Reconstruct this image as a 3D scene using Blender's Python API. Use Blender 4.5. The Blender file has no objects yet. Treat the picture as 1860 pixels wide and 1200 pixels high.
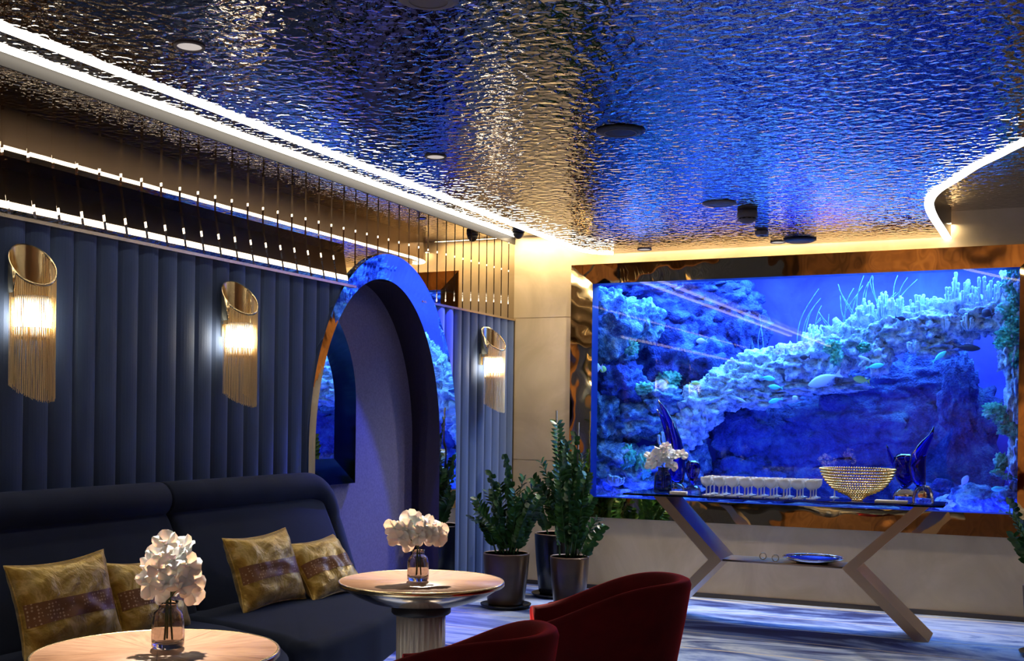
import bpy, bmesh, math, random
from mathutils import Vector, Matrix, noise
R = math.radians
PI = math.pi
sc = bpy.context.scene
COL = sc.collection

# ------------------------------------------------------------------ camera
EYE = 1.4
yaw, roll = R(24.5045), R(0.73)
F = Vector((-math.sin(yaw), math.cos(yaw), 0)); RT = Vector((math.cos(yaw), math.sin(yaw), 0)); UP = Vector((0, 0, 1))
cx = RT * math.cos(roll) + UP * math.sin(roll)
cy = -RT * math.sin(roll) + UP * math.cos(roll)
cam_d = bpy.data.cameras.new('camera')
cam = bpy.data.objects.new('camera', cam_d); COL.objects.link(cam)
M3 = Matrix((cx, cy, -F)).transposed()
cam.matrix_world = Matrix.Translation((0, 0, EYE)) @ M3.to_4x4()
cam_d.sensor_width = 36; cam_d.lens = 2081.4 / 1860 * 36
cam_d.shift_y = 160.2 / 1860
cam_d.clip_start = .05
sc.camera = cam

# ------------------------------------------------------------------ world and exposure
w = bpy.data.worlds.new('world'); sc.world = w; w.use_nodes = True
w.node_tree.nodes['Background'].inputs[0].default_value = (.02, .025, .05, 1)
w.node_tree.nodes['Background'].inputs[1].default_value = .3
sc.view_settings.view_transform = 'Standard'
sc.view_settings.look = 'None'
sc.view_settings.gamma = 1
sc.view_settings.use_curve_mapping = False
sc.view_settings.exposure = 0.0
sc.cycles.max_bounces = 9
sc.cycles.glossy_bounces = 6
sc.cycles.transmission_bounces = 8
sc.cycles.transparent_max_bounces = 12
sc.cycles.sample_clamp_indirect = 6
sc.cycles.caustics_reflective = True

def light(kind, name, loc, power, col, size=.1, size_y=None, aim=None, spot=60, blend=.6):
    d = bpy.data.lights.new(name, kind); d.energy = power; d.color = col
    if kind == 'AREA':
        d.size = size
        if size_y: d.shape = 'RECTANGLE'; d.size_y = size_y
    elif kind == 'SPOT':
        d.shadow_soft_size = size; d.spot_size = R(spot); d.spot_blend = blend
    else: d.shadow_soft_size = size
    o = bpy.data.objects.new(name, d); COL.objects.link(o); o.location = loc
    if aim is not None:
        o.rotation_euler = (Vector(aim) - Vector(loc)).to_track_quat('-Z', 'Y').to_euler()
    return o

WARM = (1, .8, .56); NEUT = (1, .9, .76)
# tank lamp in the hood, plus two added hidden blue fills for the shadows
light('AREA', 'tank_lamp_and_fill', (-1.75, 9.62, 2.80), 175, (.13, .46, 1), 3.3, .75, aim=(-1.75, 9.62, 0))
light('AREA', 'tank_lamp_and_fill', (-1.75, 9.12, 2.72), 85, (.03, .10, 1), 3.3, .25, aim=(-1.75, 9.7, 1.2))  # added blue fill at the front top, hidden behind the frame
light('AREA', 'tank_lamp_and_fill', (-1.75, 9.14, .70), 45, (.025, .06, 1), 3.3, .2, aim=(-1.75, 9.8, 1.6))  # added upward blue fill at the tank bottom
# wall wash hidden in the slot between ceiling and back wall
light('AREA', 'wall_wash', (-1.9, 8.905, 2.86), 22, (1, .80, .50), 2.7, .03, aim=(-1.9, 8.93, 0))
light('AREA', 'wall_wash', (-3.72, 8.80, 2.93), 9, (1, .78, .46), .65, .12, aim=(-3.72, 8.93, 2.0))
# ceiling spots: (x, y, aim x, aim y, power, cone)
SPOTS = [(-2.85, 3.344, -2.28, 2.60, 1050, 34), (-2.85, 5.252, -2.21, 4.05, 1050, 26),
         (-2.83, 8.70, -3.3, 8.70, 75, 120), (-1.775, 8.69, -1.75, 8.40, 175, 130)]
BACK_SPOTS = [(-1.8, -1.6), (.4, -1.8), (2.4, -1.8), (1.2, 1.2), (2.6, 2.6)]  # unseen downlights added for warm fill and reflections
BACK_POWER = 170

# ------------------------------------------------------------------ mesh helpers
class MB:
    def __init__(s): s.v = []; s.f = []; s.sm = []; s.mi = []; s.cur = 0
    def add(s, vs, fs, smooth=True):
        b = len(s.v); s.v += [tuple(p) for p in vs]
        for f in fs: s.f.append([b + i for i in f]); s.sm.append(smooth); s.mi.append(s.cur)
        return s
    def box(s, x0, x1, y0, y1, z0, z1):
        v = [(x0, y0, z0), (x1, y0, z0), (x1, y1, z0), (x0, y1, z0), (x0, y0, z1), (x1, y0, z1), (x1, y1, z1), (x0, y1, z1)]
        return s.add(v, [(0, 3, 2, 1), (4, 5, 6, 7), (0, 1, 5, 4), (1, 2, 6, 5), (2, 3, 7, 6), (3, 0, 4, 7)], False)
    def tube(s, pts, rad, n=8, cap=True, squash=None):
        pts = [Vector(p) for p in pts]
        if not isinstance(rad, (list, tuple)): rad = [rad] * len(pts)
        vs = []; prev = None
        for i, p in enumerate(pts):
            t = (pts[min(i + 1, len(pts) - 1)] - pts[max(i - 1, 0)]).normalized()
            if prev is None:
                a = Vector((0, 0, 1)) if abs(t.z) < .9 else Vector((1, 0, 0))
                prev = t.cross(a).normalized()
            nrm = (prev - t * prev.dot(t)).normalized(); prev = nrm
            b = t.cross(nrm)
            for k in range(n):
                q = 2 * PI * k / n
                vs.append(p + (nrm * math.cos(q) + b * math.sin(q)) * rad[i])
        fs = []
        for i in range(len(pts) - 1):
            for k in range(n):
                fs.append((i * n + k, i * n + (k + 1) % n, (i + 1) * n + (k + 1) % n, (i + 1) * n + k))
        if cap:
            fs.append(tuple(range(n - 1, -1, -1))); fs.append(tuple(range((len(pts) - 1) * n, len(pts) * n)))
        return s.add(vs, fs)
    def lathe(s, prof, n=32, c=(0, 0, 0), closed=False, flute=None):
        vs = []; m = len(prof)
        for (r, z) in prof:
            for k in range(n):
                a = 2 * PI * k / n
                rr = r * (flute(a) if flute else 1)
                vs.append((c[0] + rr * math.cos(a), c[1] + rr * math.sin(a), c[2] + z))
        fs = []
        for i in range(m if closed else m - 1):
            j = (i + 1) % m
            for k in range(n):
                fs.append((i * n + k, i * n + (k + 1) % n, j * n + (k + 1) % n, j * n + k))
        if not closed:
            if prof[0][0] > 1e-4: fs.append(tuple(range(n - 1, -1, -1)))
            if prof[-1][0] > 1e-4: fs.append(tuple(range((m - 1) * n, m * n)))
        return s.add(vs, fs)
    def grid(s, nu, nv, fn, smooth=True, wrap_u=False):
        vs = [fn(i / nu, j / nv) for j in range(nv + 1) for i in range(nu + 1)]
        fs = [(j * (nu + 1) + i, j * (nu + 1) + i + 1, (j + 1) * (nu + 1) + i + 1, (j + 1) * (nu + 1) + i) for j in range(nv) for i in range(nu)]
        return s.add(vs, fs, smooth)
    def poly_prism(s, poly, z0, z1):
        n = len(poly)
        vs = [(x, y, z0) for x, y in poly] + [(x, y, z1) for x, y in poly]
        fs = [tuple(range(n - 1, -1, -1)), tuple(range(n, 2 * n))] + [(i, (i + 1) % n, n + (i + 1) % n, n + i) for i in range(n)]
        return s.add(vs, fs, False)
    def rprism(s, poly, z0, z1, r, crown=0, steps=5):
        n = len(poly); P = [Vector((x, y, 0)) for x, y in poly]
        nr = []
        for i in range(n):
            t = (P[(i + 1) % n] - P[i - 1]).normalized(); nr.append(Vector((-t.y, t.x, 0)))
        rings = []
        for k in range(steps + 1):
            a = PI / 2 * k / steps; rings.append((r * (1 - math.sin(a)), z0 + r * (1 - math.cos(a))))
        rings = [(r * (1 - math.sin(PI / 2 * k / steps)), z0 + r * (1 - math.cos(PI / 2 * k / steps))) for k in range(steps + 1)]
        rings += [(r * (1 - math.cos(PI / 2 * k / steps)), z1 - r + r * math.sin(PI / 2 * k / steps)) for k in range(steps + 1)]
        vs = []
        for off, z in rings:
            for i in range(n): q = P[i] + nr[i] * off; vs.append((q.x, q.y, z))
        fs = []
        for j in range(len(rings) - 1):
            for i in range(n): fs.append((j * n + i, j * n + (i + 1) % n, (j + 1) * n + (i + 1) % n, (j + 1) * n + i))
        base = (len(rings) - 1) * n
        cx_ = sum(p.x for p in P) / n; cy_ = sum(p.y for p in P) / n
        vs.append((cx_, cy_, z1 + crown)); ci = len(vs) - 1
        for i in range(n): fs.append((base + i, base + (i + 1) % n, ci))
        fs.append(tuple(range(n - 1, -1, -1)))
        return s.add(vs, fs)
    def build(s, name, mat, parent=None, label=None, kind=None):
        me = bpy.data.meshes.new(name); me.from_pydata(s.v, [], s.f)
        me.polygons.foreach_set('use_smooth', s.sm)
        mats = mat if isinstance(mat, (list, tuple)) else [mat]
        for m in mats: me.materials.append(m)
        if len(mats) > 1: me.polygons.foreach_set('material_index', s.mi)
        me.update()
        o = bpy.data.objects.new(name, me); COL.objects.link(o)
        if parent: o.parent = parent
        if label: o['label'] = label
        if kind: o['kind'] = kind
        return o

def tag(o, label=None, cat=None, group=None, kind=None):
    if label: o['label'] = label
    if cat: o['category'] = cat
    if group: o['group'] = group
    if kind: o['kind'] = kind
    return o
def thing(name, label, cat, loc=(0, 0, 0), rz=0, group=None):
    o = bpy.data.objects.new(name, None); COL.objects.link(o)
    o.empty_display_size = .1; o.location = loc; o.rotation_euler = (0, 0, rz)
    return tag(o, label, cat, group)
KIDS = {}
def copy_tree(o, parent=None):
    c = o.copy(); COL.objects.link(c); c.parent = parent
    for ch in list(o.children): copy_tree(ch, c)
    return c

# ------------------------------------------------------------------ material helpers
class NT:
    def __init__(s, name):
        s.m = bpy.data.materials.new(name); s.m.use_nodes = True; s.t = s.m.node_tree
        s.b = s.t.nodes['Principled BSDF']
    def n(s, typ, **kw):
        nd = s.t.nodes.new(typ)
        for k, v in kw.items():
            if k.startswith('i_'):
                key = k[2:].replace('_', ' ')
                nd.inputs[key].default_value = v
            else: setattr(nd, k, v)
        return nd
    def l(s, a, b): s.t.links.new(a, b); return s
    def set(s, **kw):
        for k, v in kw.items():
            s.b.inputs[k.replace('_', ' ')].default_value = v
        return s
    def coord(s, scale=(1, 1, 1), rot=(0, 0, 0), kind='Object'):
        tc = s.n('ShaderNodeTexCoord'); mp = s.n('ShaderNodeMapping')
        mp.inputs['Scale'].default_value = scale; mp.inputs['Rotation'].default_value = rot
        s.l(tc.outputs[kind], mp.inputs['Vector']); return mp.outputs['Vector']
    def noise(s, vec, scale=5, detail=2, rough=.5, dist=0):
        nd = s.n('ShaderNodeTexNoise'); nd.inputs['Scale'].default_value = scale; nd.inputs['Detail'].default_value = detail
        nd.inputs['Roughness'].default_value = rough; nd.inputs['Distortion'].default_value = dist
        s.l(vec, nd.inputs['Vector']); return nd.outputs['Fac']
    def ramp(s, fac, stops, interp='LINEAR'):
        r = s.n('ShaderNodeValToRGB'); e = r.color_ramp.elements; r.color_ramp.interpolation = interp
        while len(e) < len(stops): e.new(.5)
        for i, (p, c) in enumerate(stops): e[i].position = p; e[i].color = (*c, 1)
        s.l(fac, r.inputs['Fac']); return r.outputs['Color']
    def bump(s, h, dist=.01, strength=1, normal=None):
        b = s.n('ShaderNodeBump'); b.inputs['Distance'].default_value = dist; b.inputs['Strength'].default_value = strength
        s.l(h, b.inputs['Height'])
        if normal is not None: s.l(normal, b.inputs['Normal'])
        s.l(b.outputs['Normal'], s.b.inputs['Normal']); return b.outputs['Normal']
    def math(s, op, a, b=None):
        m = s.n('ShaderNodeMath', operation=op)
        for i, x in enumerate((a, b)):
            if x is None: continue
            if isinstance(x, (int, float)): m.inputs[i].default_value = x
            else: s.l(x, m.inputs[i])
        return m.outputs[0]

def flat(name, col, rough=.5, metal=0, **kw):
    t = NT(name); t.set(Base_Color=(*col, 1), Roughness=rough, Metallic=metal, **kw); return t.m
def metal(name, col, rough=.2, nscale=3, amp=.002, stretch=(1, 1, 1)):
    t = NT(name); v = t.coord(stretch); f = t.noise(v, nscale, 2)
    t.set(Base_Color=(*col, 1), Roughness=rough, Metallic=1); t.bump(f, amp)
    return t.m
def emit(name, col, st):
    t = NT(name); t.set(Base_Color=(0, 0, 0, 1), Emission_Color=(*col, 1), Emission_Strength=st); return t.m
def glass(name, col, rough=0, ior=1.45):
    t = NT(name); t.set(Base_Color=(*col, 1), Roughness=rough, IOR=ior, Transmission_Weight=1); return t.m

M = {}
# rippled mirror ceiling
t = NT('rippled_mirror'); v = t.coord((1, 1, 1)); n1 = t.noise(v, 21, .7, .5, .6); n2 = t.noise(v, 60, 1, .5)
h = t.math('ADD', n1, t.math('MULTIPLY', n2, .14))
t.set(Base_Color=(.37, .36, .38, 1), Roughness=.02, Metallic=1); t.bump(h, .0068)
M['ripple'] = t.m
t = NT('rippled_mirror_fine'); v = t.coord((1, 1, 1)); n1 = t.noise(v, 24, 1.2, .5, .35)
t.set(Base_Color=(.46, .43, .41, 1), Roughness=.03, Metallic=1); t.bump(n1, .0075)
M['ripple_high'] = t.m
M['fascia'] = metal('bronze_fascia', (.16, .12, .09), .28)
M['smoked_mirror'] = metal('smoked_mirror', (.55, .48, .39), .015, 2, .0004)
M['dark_trim'] = metal('dark_bronze', (.10, .085, .07), .3)
M['champagne'] = metal('champagne_metal', (.72, .6, .45), .25)
M['led'] = emit('led_diffuser', (1, .9, .74), 9)
M['lens'] = emit('lamp_lens', (1, .88, .82), .55)
t = NT('lamp_core'); tc = t.n('ShaderNodeTexCoord'); sx = t.n('ShaderNodeSeparateXYZ'); t.l(tc.outputs['Generated'], sx.inputs[0])
q_ = t.math('SINE', t.math('MULTIPLY', sx.outputs[2], PI)); q_ = t.math('MULTIPLY', t.math('POWER', q_, 2.2), 26)
t.set(Base_Color=(.1, .08, .05, 1), Emission_Color=(1, .86, .62, 1)); t.l(q_, t.b.inputs['Emission Strength']); M['lampcore'] = t.m
# velvet wall
t = NT('blue_velvet_wall'); v = t.coord((1, 1, .3)); f = t.noise(v, 6, 3)
c = t.ramp(f, [(.3, (.032, .058, .135)), (.7, (.050, .088, .195))]); t.l(c, t.b.inputs['Base Color'])
t.set(Roughness=.75, Sheen_Weight=.8, Sheen_Roughness=.4); t.b.inputs['Sheen Tint'].default_value = (.3, .42, .8, 1)
t.bump(t.noise(t.coord((1, 1, 1)), 220, 2), .0006); M['velvet'] = t.m
t = NT('navy_upholstery'); v = t.coord(); f = t.noise(v, 5, 3)
c = t.ramp(f, [(.3, (.007, .0125, .031)), (.7, (.011, .019, .043))]); t.l(c, t.b.inputs['Base Color'])
t.set(Roughness=.85, Sheen_Weight=.18, Specular_IOR_Level=.3); t.b.inputs['Sheen Tint'].default_value = (.25, .35, .7, 1)
t.bump(t.noise(v, 400, 1), .0005); M['navy'] = t.m
t = NT('red_velvet'); v = t.coord(); f = t.noise(v, 9, 3)
c = t.ramp(f, [(.3, (.06, .0006, .002)), (.7, (.10, .0015, .003))]); t.l(c, t.b.inputs['Base Color'])
t.set(Roughness=.8, Sheen_Weight=1.0, Sheen_Roughness=.35); t.b.inputs['Sheen Tint'].default_value = (1, .05, .05, 1)
t.set(Specular_IOR_Level=.15)
t.bump(t.noise(v, 300, 1), .0005); M['red'] = t.m
# cream stone
t = NT('cream_stone'); v = t.coord(); f = t.noise(v, 1.6, 4, .55, 2.2)
c = t.ramp(f, [(.3, (.50, .39, .23)), (.5, (.57, .45, .27)), (.7, (.65, .52, .33))]); t.l(c, t.b.inputs['Base Color'])
t.set(Roughness=.42); M['cream'] = t.m
t = NT('grey_wallcovering'); v = t.coord(); f = t.noise(v, 70, 3)
c = t.ramp(f, [(.3, (.10, .09, .17)), (.7, (.14, .13, .22))]); t.l(c, t.b.inputs['Base Color']); t.set(Roughness=.8)
M['violet'] = t.m
M['polished'] = metal('polished_steel', (.72, .76, .82), .02, 2.2, .004)
M['mirror'] = metal('mirror_glass', (.6, .62, .66), .01, 1.5, .001)
M['gold_mirror'] = metal('gold_mirror', (.95, .66, .30), .03, 2.2, .008)
M['brass'] = metal('brushed_brass', (.78, .6, .33), .22, 40, .0006, (1, 1, .1))
M['chain'] = metal('gold_chain', (1, .80, .47), .42, 200, .003, (1, 1, 1.5))
M['steel'] = metal('brushed_steel', (.52, .37, .22), .3, 30, .0008, (.2, 1, 1))
M['chrome'] = metal('chrome', (.75, .77, .8), .08, 5, .001)
M['underdish'] = metal('dark_nickel', (.42, .38, .34), .16, 6, .0008)
M['col_metal'] = flat('satin_nickel', (.72, .68, .60), .42, .45)
M['black'] = flat('black_plastic', (.008, .008, .01), .5)
M['greyplastic'] = flat('grey_plastic', (.18, .16, .15), .6)
M['wood_wall'] = None
t = NT('warm_wood_panel'); v = t.coord((1, 1, .12)); f = t.noise(v, 7, 4, .6, 1.5)
c = t.ramp(f, [(.3, (.16, .065, .02)), (.55, (.34, .15, .05)), (.75, (.5, .25, .09))]); t.l(c, t.b.inputs['Base Color'])
t.set(Roughness=.4); M['wood_wall'] = t.m
# table veneer: radial wedges
t = NT('radial_veneer'); tc = t.n('ShaderNodeTexCoord'); sx = t.n('ShaderNodeSeparateXYZ'); t.l(tc.outputs['Object'], sx.inputs[0])
ang = t.math('ARCTAN2', sx.outputs[1], sx.outputs[0]); k = t.math('MULTIPLY', ang, 12 / (2 * PI)); k = t.math('ADD', k, 100.3)
fr = t.math('FRACT', k); fl = t.math('FLOOR', k)
rad = t.math('POWER', t.math('ADD', t.math('MULTIPLY', sx.outputs[0], sx.outputs[0]), t.math('MULTIPLY', sx.outputs[1], sx.outputs[1])), .5)
cb = t.n('ShaderNodeCombineXYZ'); t.l(t.math('MULTIPLY', fr, 3.2), cb.inputs[0]); t.l(t.math('MULTIPLY', rad, 3), cb.inputs[1]); t.l(t.math('MULTIPLY', fl, 7.3), cb.inputs[2])
f = t.noise(cb.outputs[0], 4, 5, .6, .6)
c = t.ramp(f, [(.3, (.19, .095, .055)), (.5, (.28, .155, .09)), (.72, (.34, .20, .125))])
ed = t.math('MULTIPLY', t.math('ABSOLUTE', t.math('SUBTRACT', t.math('FRACT', t.math('ADD', fr, .5)), .5)), rad)
mk = t.math('LESS_THAN', ed, .0022)
mx = t.n('ShaderNodeMix', data_type='RGBA'); t.l(mk, mx.inputs[0]); t.l(c, mx.inputs[6]); mx.inputs[7].default_value = (.10, .05, .03, 1)
t.l(mx.outputs[2], t.b.inputs['Base Color']); t.set(Roughness=.38); M['veneer'] = t.m
# gold satin cushion
t = NT('gold_satin'); v = t.coord(); f = t.noise(v, 7, 5, .62, 1.5)
c = t.ramp(f, [(.3, (.34, .19, .02)), (.48, (.62, .40, .07)), (.58, (.85, .63, .22)), (.7, (.5, .29, .04))]); t.l(c, t.b.inputs['Base Color'])
t.set(Roughness=.42, Metallic=.4, Sheen_Weight=.3); t.bump(t.noise(v, 11, 4, .6, .5), .012); M['satin'] = t.m
t = NT('beaded_brown_band'); v = t.coord(); vo = t.n('ShaderNodeTexVoronoi'); vo.inputs['Scale'].default_value = 70; t.l(v, vo.inputs['Vector'])
vo.inputs['Randomness'].default_value = .35; m_ = t.math('LESS_THAN', vo.outputs['Distance'], .3)
mx = t.n('ShaderNodeMix', data_type='RGBA'); t.l(m_, mx.inputs[0]); mx.inputs[6].default_value = (.26, .11, .04, 1); mx.inputs[7].default_value = (.62, .42, .25, 1)
t.l(mx.outputs[2], t.b.inputs['Base Color']); t.set(Roughness=.4); M['band'] = t.m
# carpet
t = NT('marbled_carpet'); v = t.coord((.42, 1.5, 1), (0, 0, R(-3))); f = t.noise(v, 1.25, 7, .62, 1.1)
c = t.ramp(f, [(.28, (.012, .018, .07)), (.41, (.03, .05, .19)), (.47, (.16, .24, .48)), (.54, (.50, .60, .75)), (.60, (.22, .30, .55)), (.70, (.04, .05, .18))])
wv = t.n('ShaderNodeTexWave', wave_type='BANDS', bands_direction='Y'); wv.inputs['Scale'].default_value = .62; wv.inputs['Distortion'].default_value = 3.4
wv.inputs['Detail'].default_value = 1; wv.inputs['Detail Scale'].default_value = .7; t.l(t.coord((.5, 1, 1)), wv.inputs['Vector'])
ln = t.math('GREATER_THAN', wv.outputs['Fac'], .9965)
mx = t.n('ShaderNodeMix', data_type='RGBA'); t.l(ln, mx.inputs[0]); t.l(c, mx.inputs[6]); mx.inputs[7].default_value = (.72, .66, .50, 1)
t.l(mx.outputs[2], t.b.inputs['Base Color']); t.set(Roughness=.95); t.bump(t.noise(t.coord(), 300, 2), .002); M['carpet'] = t.m
# reef
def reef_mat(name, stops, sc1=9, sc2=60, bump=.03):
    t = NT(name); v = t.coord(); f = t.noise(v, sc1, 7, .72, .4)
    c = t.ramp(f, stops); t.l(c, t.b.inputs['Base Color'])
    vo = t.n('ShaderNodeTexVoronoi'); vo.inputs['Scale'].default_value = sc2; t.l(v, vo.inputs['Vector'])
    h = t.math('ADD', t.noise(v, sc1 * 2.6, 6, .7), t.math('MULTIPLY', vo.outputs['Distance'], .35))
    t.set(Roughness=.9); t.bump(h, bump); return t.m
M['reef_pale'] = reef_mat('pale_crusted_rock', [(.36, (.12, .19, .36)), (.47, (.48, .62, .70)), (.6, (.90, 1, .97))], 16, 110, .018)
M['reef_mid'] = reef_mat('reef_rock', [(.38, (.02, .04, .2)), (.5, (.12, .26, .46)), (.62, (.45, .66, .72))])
M['reef_water_shade'] = reef_mat('water_shaded_rock', [(.36, (.015, .02, .14)), (.5, (.04, .07, .34)), (.7, (.12, .26, .5))], 5)  # blue water haze and cave shade painted into the rock colour
M['reef_teal'] = reef_mat('green_coral', [(.38, (.02, .16, .10)), (.5, (.15, .75, .42)), (.64, (.55, 1, .72))], 14, 40)
M['coral_pale'] = reef_mat('pale_finger_coral', [(.35, (.3, .45, .5)), (.6, (.75, .9, .85))], 20, 90, .006)
M['coral_blue'] = reef_mat('soft_coral', [(.35, (.06, .12, .3)), (.6, (.2, .34, .55))], 20, 90, .006)
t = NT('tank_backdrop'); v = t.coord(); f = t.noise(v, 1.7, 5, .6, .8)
c = t.ramp(f, [(.3, (.04, .03, .42)), (.5, (.07, .06, .62)), (.75, (.10, .13, .75))]); t.l(c, t.b.inputs['Base Color']); t.set(Roughness=.9); M['backdrop'] = t.m  # deep blue water haze painted into the tank wall colour
M['fish_teal'] = flat('turquoise_fish_skin', (.15, .95, .75), .35)
M['fish_grey'] = flat('silver_fish_skin', (.6, .7, .75), .3)
M['fish_dark'] = flat('dark_fish_skin', (.03, .04, .08), .4)
M['fish_yellow'] = flat('green_yellow_fish_skin', (.55, .75, .15), .35)
M['fish_white'] = flat('white_fish_skin', (.9, .95, .95), .35)
# glass pane: thin, clear, with surface reflection
def pane_mat(name, tint=(1, 1, 1)):
    m = bpy.data.materials.new(name); m.use_nodes = True; nt = m.node_tree; nt.nodes.remove(nt.nodes['Principled BSDF'])
    tr = nt.nodes.new('ShaderNodeBsdfTransparent'); tr.inputs[0].default_value = (*tint, 1)
    gl = nt.nodes.new('ShaderNodeBsdfGlossy'); gl.inputs['Roughness'].default_value = .01
    fr = nt.nodes.new('ShaderNodeFresnel'); fr.inputs['IOR'].default_value = 1.49
    mx = nt.nodes.new('ShaderNodeMixShader')
    nt.links.new(fr.outputs[0], mx.inputs[0]); nt.links.new(tr.outputs[0], mx.inputs[1]); nt.links.new(gl.outputs[0], mx.inputs[2])
    nt.links.new(mx.outputs[0], nt.nodes['Material Output'].inputs[0]); return m
M['pane'] = pane_mat('acrylic_pane', (.93, .96, 1))
M['tabletop_glass'] = pane_mat('smoked_glass_top', (.30, .34, .42))
M['vase_glass'] = glass('smoky_glass', (.66, .62, .60)); M['clear_glass'] = glass('clear_cut_glass', (.97, .98, 1), .03)
M['dark_glass'] = glass('dark_teal_glass', (.12, .2, .28))
M['blue_glass'] = glass('cobalt_glass', (.012, .02, .5), .02)
t = NT('ribbed_crystal'); t.set(Base_Color=(.95, .96, 1, 1), Roughness=.2, IOR=1.5, Transmission_Weight=.42); M['crystal'] = t.m
M['petal'] = flat('white_petal', (.97, .95, .92), .6, Subsurface_Weight=.3)
M['stem'] = flat('green_stem', (.05, .10, .03), .5)
t = NT('zz_leaf'); v = t.coord(); f = t.noise(v, 18, 2)
c = t.ramp(f, [(.3, (.012, .045, .012)), (.6, (.04, .13, .025)), (.8, (.09, .22, .04))]); t.l(c, t.b.inputs['Base Color']); t.set(Roughness=.32); M['leaf'] = t.m
M['soil'] = flat('dark_soil', (.012, .009, .007), .9)
t = NT('brown_glazed_pot'); v = t.coord((1, 1, 2)); f = t.noise(v, 3, 3)
c = t.ramp(f, [(.3, (.045, .022, .008)), (.7, (.10, .055, .022))]); t.l(c, t.b.inputs['Base Color']); t.set(Roughness=.3); M['pot'] = t.m
t = NT('black_glazed_pot'); v = t.coord(); f = t.noise(v, 3, 3)
c = t.ramp(f, [(.3, (.006, .006, .007)), (.7, (.02, .017, .015))]); t.l(c, t.b.inputs['Base Color']); t.set(Roughness=.22); M['pot_black'] = t.m
M['rim'] = flat('sandy_pot_rim', (.34, .22, .13), .5)
M['gold_bead'] = metal('gold_bead', (.85, .55, .16), .35, 30, .001)
M['napkin'] = flat('white_linen', (.85, .8, .7), .8)

# ------------------------------------------------------------------ room shell
XW, YB = -4.07, 8.94
def struct(name, mb, m, label=None, parent=None):
    o = mb.build(name, m, parent); o['kind'] = 'structure'
    if label: o['label'] = label
    return o
struct('floor', MB().box(-4.6, 3.6, -3.1, 9.1, -.06, 0), M['carpet'], 'blue and white marbled carpet with thin cream lines')
struct('wall_right', MB().box(3.5, 3.6, -3.1, 9.1, 0, 3.1), M['wood_wall'], 'warm wood wall on the right of the room')
struct('wall_front', MB().box(-4.6, 3.6, -3.2, -3.1, 0, 3.1), M['wood_wall'], 'warm wood wall behind the viewer')
# back wall with aquarium opening; joints on the left column
AX0, AX1, AZ0, AZ1 = -3.355, -.105, .76, 2.53
FX0, FX1, FZ0, FZ1 = -3.54, .08, .595, 2.69
b = MB()
b.box(-4.09, -3.45, YB, YB + .12, 0, 1.049); b.box(-4.09, -3.45, YB, YB + .12, 1.055, 2.257); b.box(-4.09, -3.45, YB, YB + .12, 2.263, 3.1)
b.box(-4.09, -3.45, YB + .006, YB + .12, 1.04, 2.3)
b.box(-3.45, -.01, YB, YB + .12, 0, .68); b.box(-3.45, -.01, YB, YB + .12, 2.6, 3.1)
b.box(-.01, 3.6, YB, YB + .12, 0, 3.1)
struct('wall_back', b, M['cream'], 'cream stone wall around the aquarium')
struct('baseboard_back', MB().box(-4.07, 3.5, YB - .012, YB, 0, .035), M['dark_trim'], 'dark narrow skirting under the cream wall')

# left wall: arch curves
ACY, AZC, AA, AB = 6.86, 1.2, .985, 1.32
ICY, IA, IB = 6.80, .82, 1.145
def outer_z(y):
    q = (y - ACY) / AA
    return None if abs(q) >= 1 else AZC + AB * math.sqrt(1 - q * q)
CH = .1415; Y0 = 3.583 - 40 * CH
ZT = 2.247
MIDA, MIDB, MIDC = .90, 1.23, 6.83
def mid_z(y):
    q = (y - MIDC) / MIDA
    return None if abs(q) >= 1 else AZC + MIDB * math.sqrt(1 - q * q)
b = MB(); NS = 8
k = 0
while Y0 + k * CH < YB - .01:
    ya = Y0 + k * CH; k += 1
    if ya < -3.1: continue
    for i in range(NS):
        y1 = ya + CH * i / NS; y2 = ya + CH * (i + 1) / NS
        if y2 > YB: continue
        def px(q): return XW - .012 + .026 * math.sin(PI * q) ** .55 if 0 < q < 1 else XW - .012
        x1, x2 = px(i / NS), px((i + 1) / NS)
        za, zb = mid_z(y1), mid_z(y2)
        za0 = 0 if za is None else za; zb0 = 0 if zb is None else zb
        if min(za0, zb0) >= ZT: continue
        b.add([(x1, y1, min(za0, ZT)), (x2, y2, min(zb0, ZT)), (x2, y2, ZT), (x1, y1, ZT)], [(0, 1, 2, 3)], True)
wl = bpy.data.objects.new('wall_left', None); COL.objects.link(wl); wl['kind'] = 'structure'; wl['label'] = 'left wall of blue velvet channels below tall smoked mirror strips'
b.build('velvet_channel_panelling', M['velvet'], wl)
# mirror strips (two tiers, the lower tier tilted to add a second light line's reflection)
b = MB(); zs = 2.51; tl = math.tan(R(10.5)); k = 0; CHM = .0085
while Y0 + k * CH < YB - .01:
    ya = Y0 + k * CH; k += 1
    if ya < -3.1: continue
    yb = min(ya + CH, YB)
    for (u0, u1) in ((0, CHM), (CHM, CH / 2), (CH / 2, CH - CHM), (CH - CHM, CH)):
        y1, y2 = ya + u0, min(ya + u1, yb)
        if y2 <= y1: continue
        x1 = XW - (.008 if u0 == 0 else 0); x2 = XW - (.008 if u1 == CH else 0)
        for (z0, z1) in ((ZT, zs), (zs, 2.892)):
            za, zb = mid_z(y1) or 0, mid_z(y2) or 0
            a0, b0 = max(z0, min(za, z1)), max(z0, min(zb, z1))
            if a0 >= z1 and b0 >= z1: continue
            if z1 == zs and ya < 6.2: dx = lambda z: (zs - z) * tl
            else: dx = lambda z: 0
            b.add([(x1 + dx(a0), y1, a0), (x2 + dx(b0), y2, b0), (x2 + dx(z1), y2, z1), (x1 + dx(z1), y1, z1)], [(0, 1, 2, 3)], False)
b.build('mirror_strips', M['smoked_mirror'], wl)
b = MB(); b.box(XW - .03, XW + .006, -3.1, YB, 2.892, 2.953)
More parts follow.
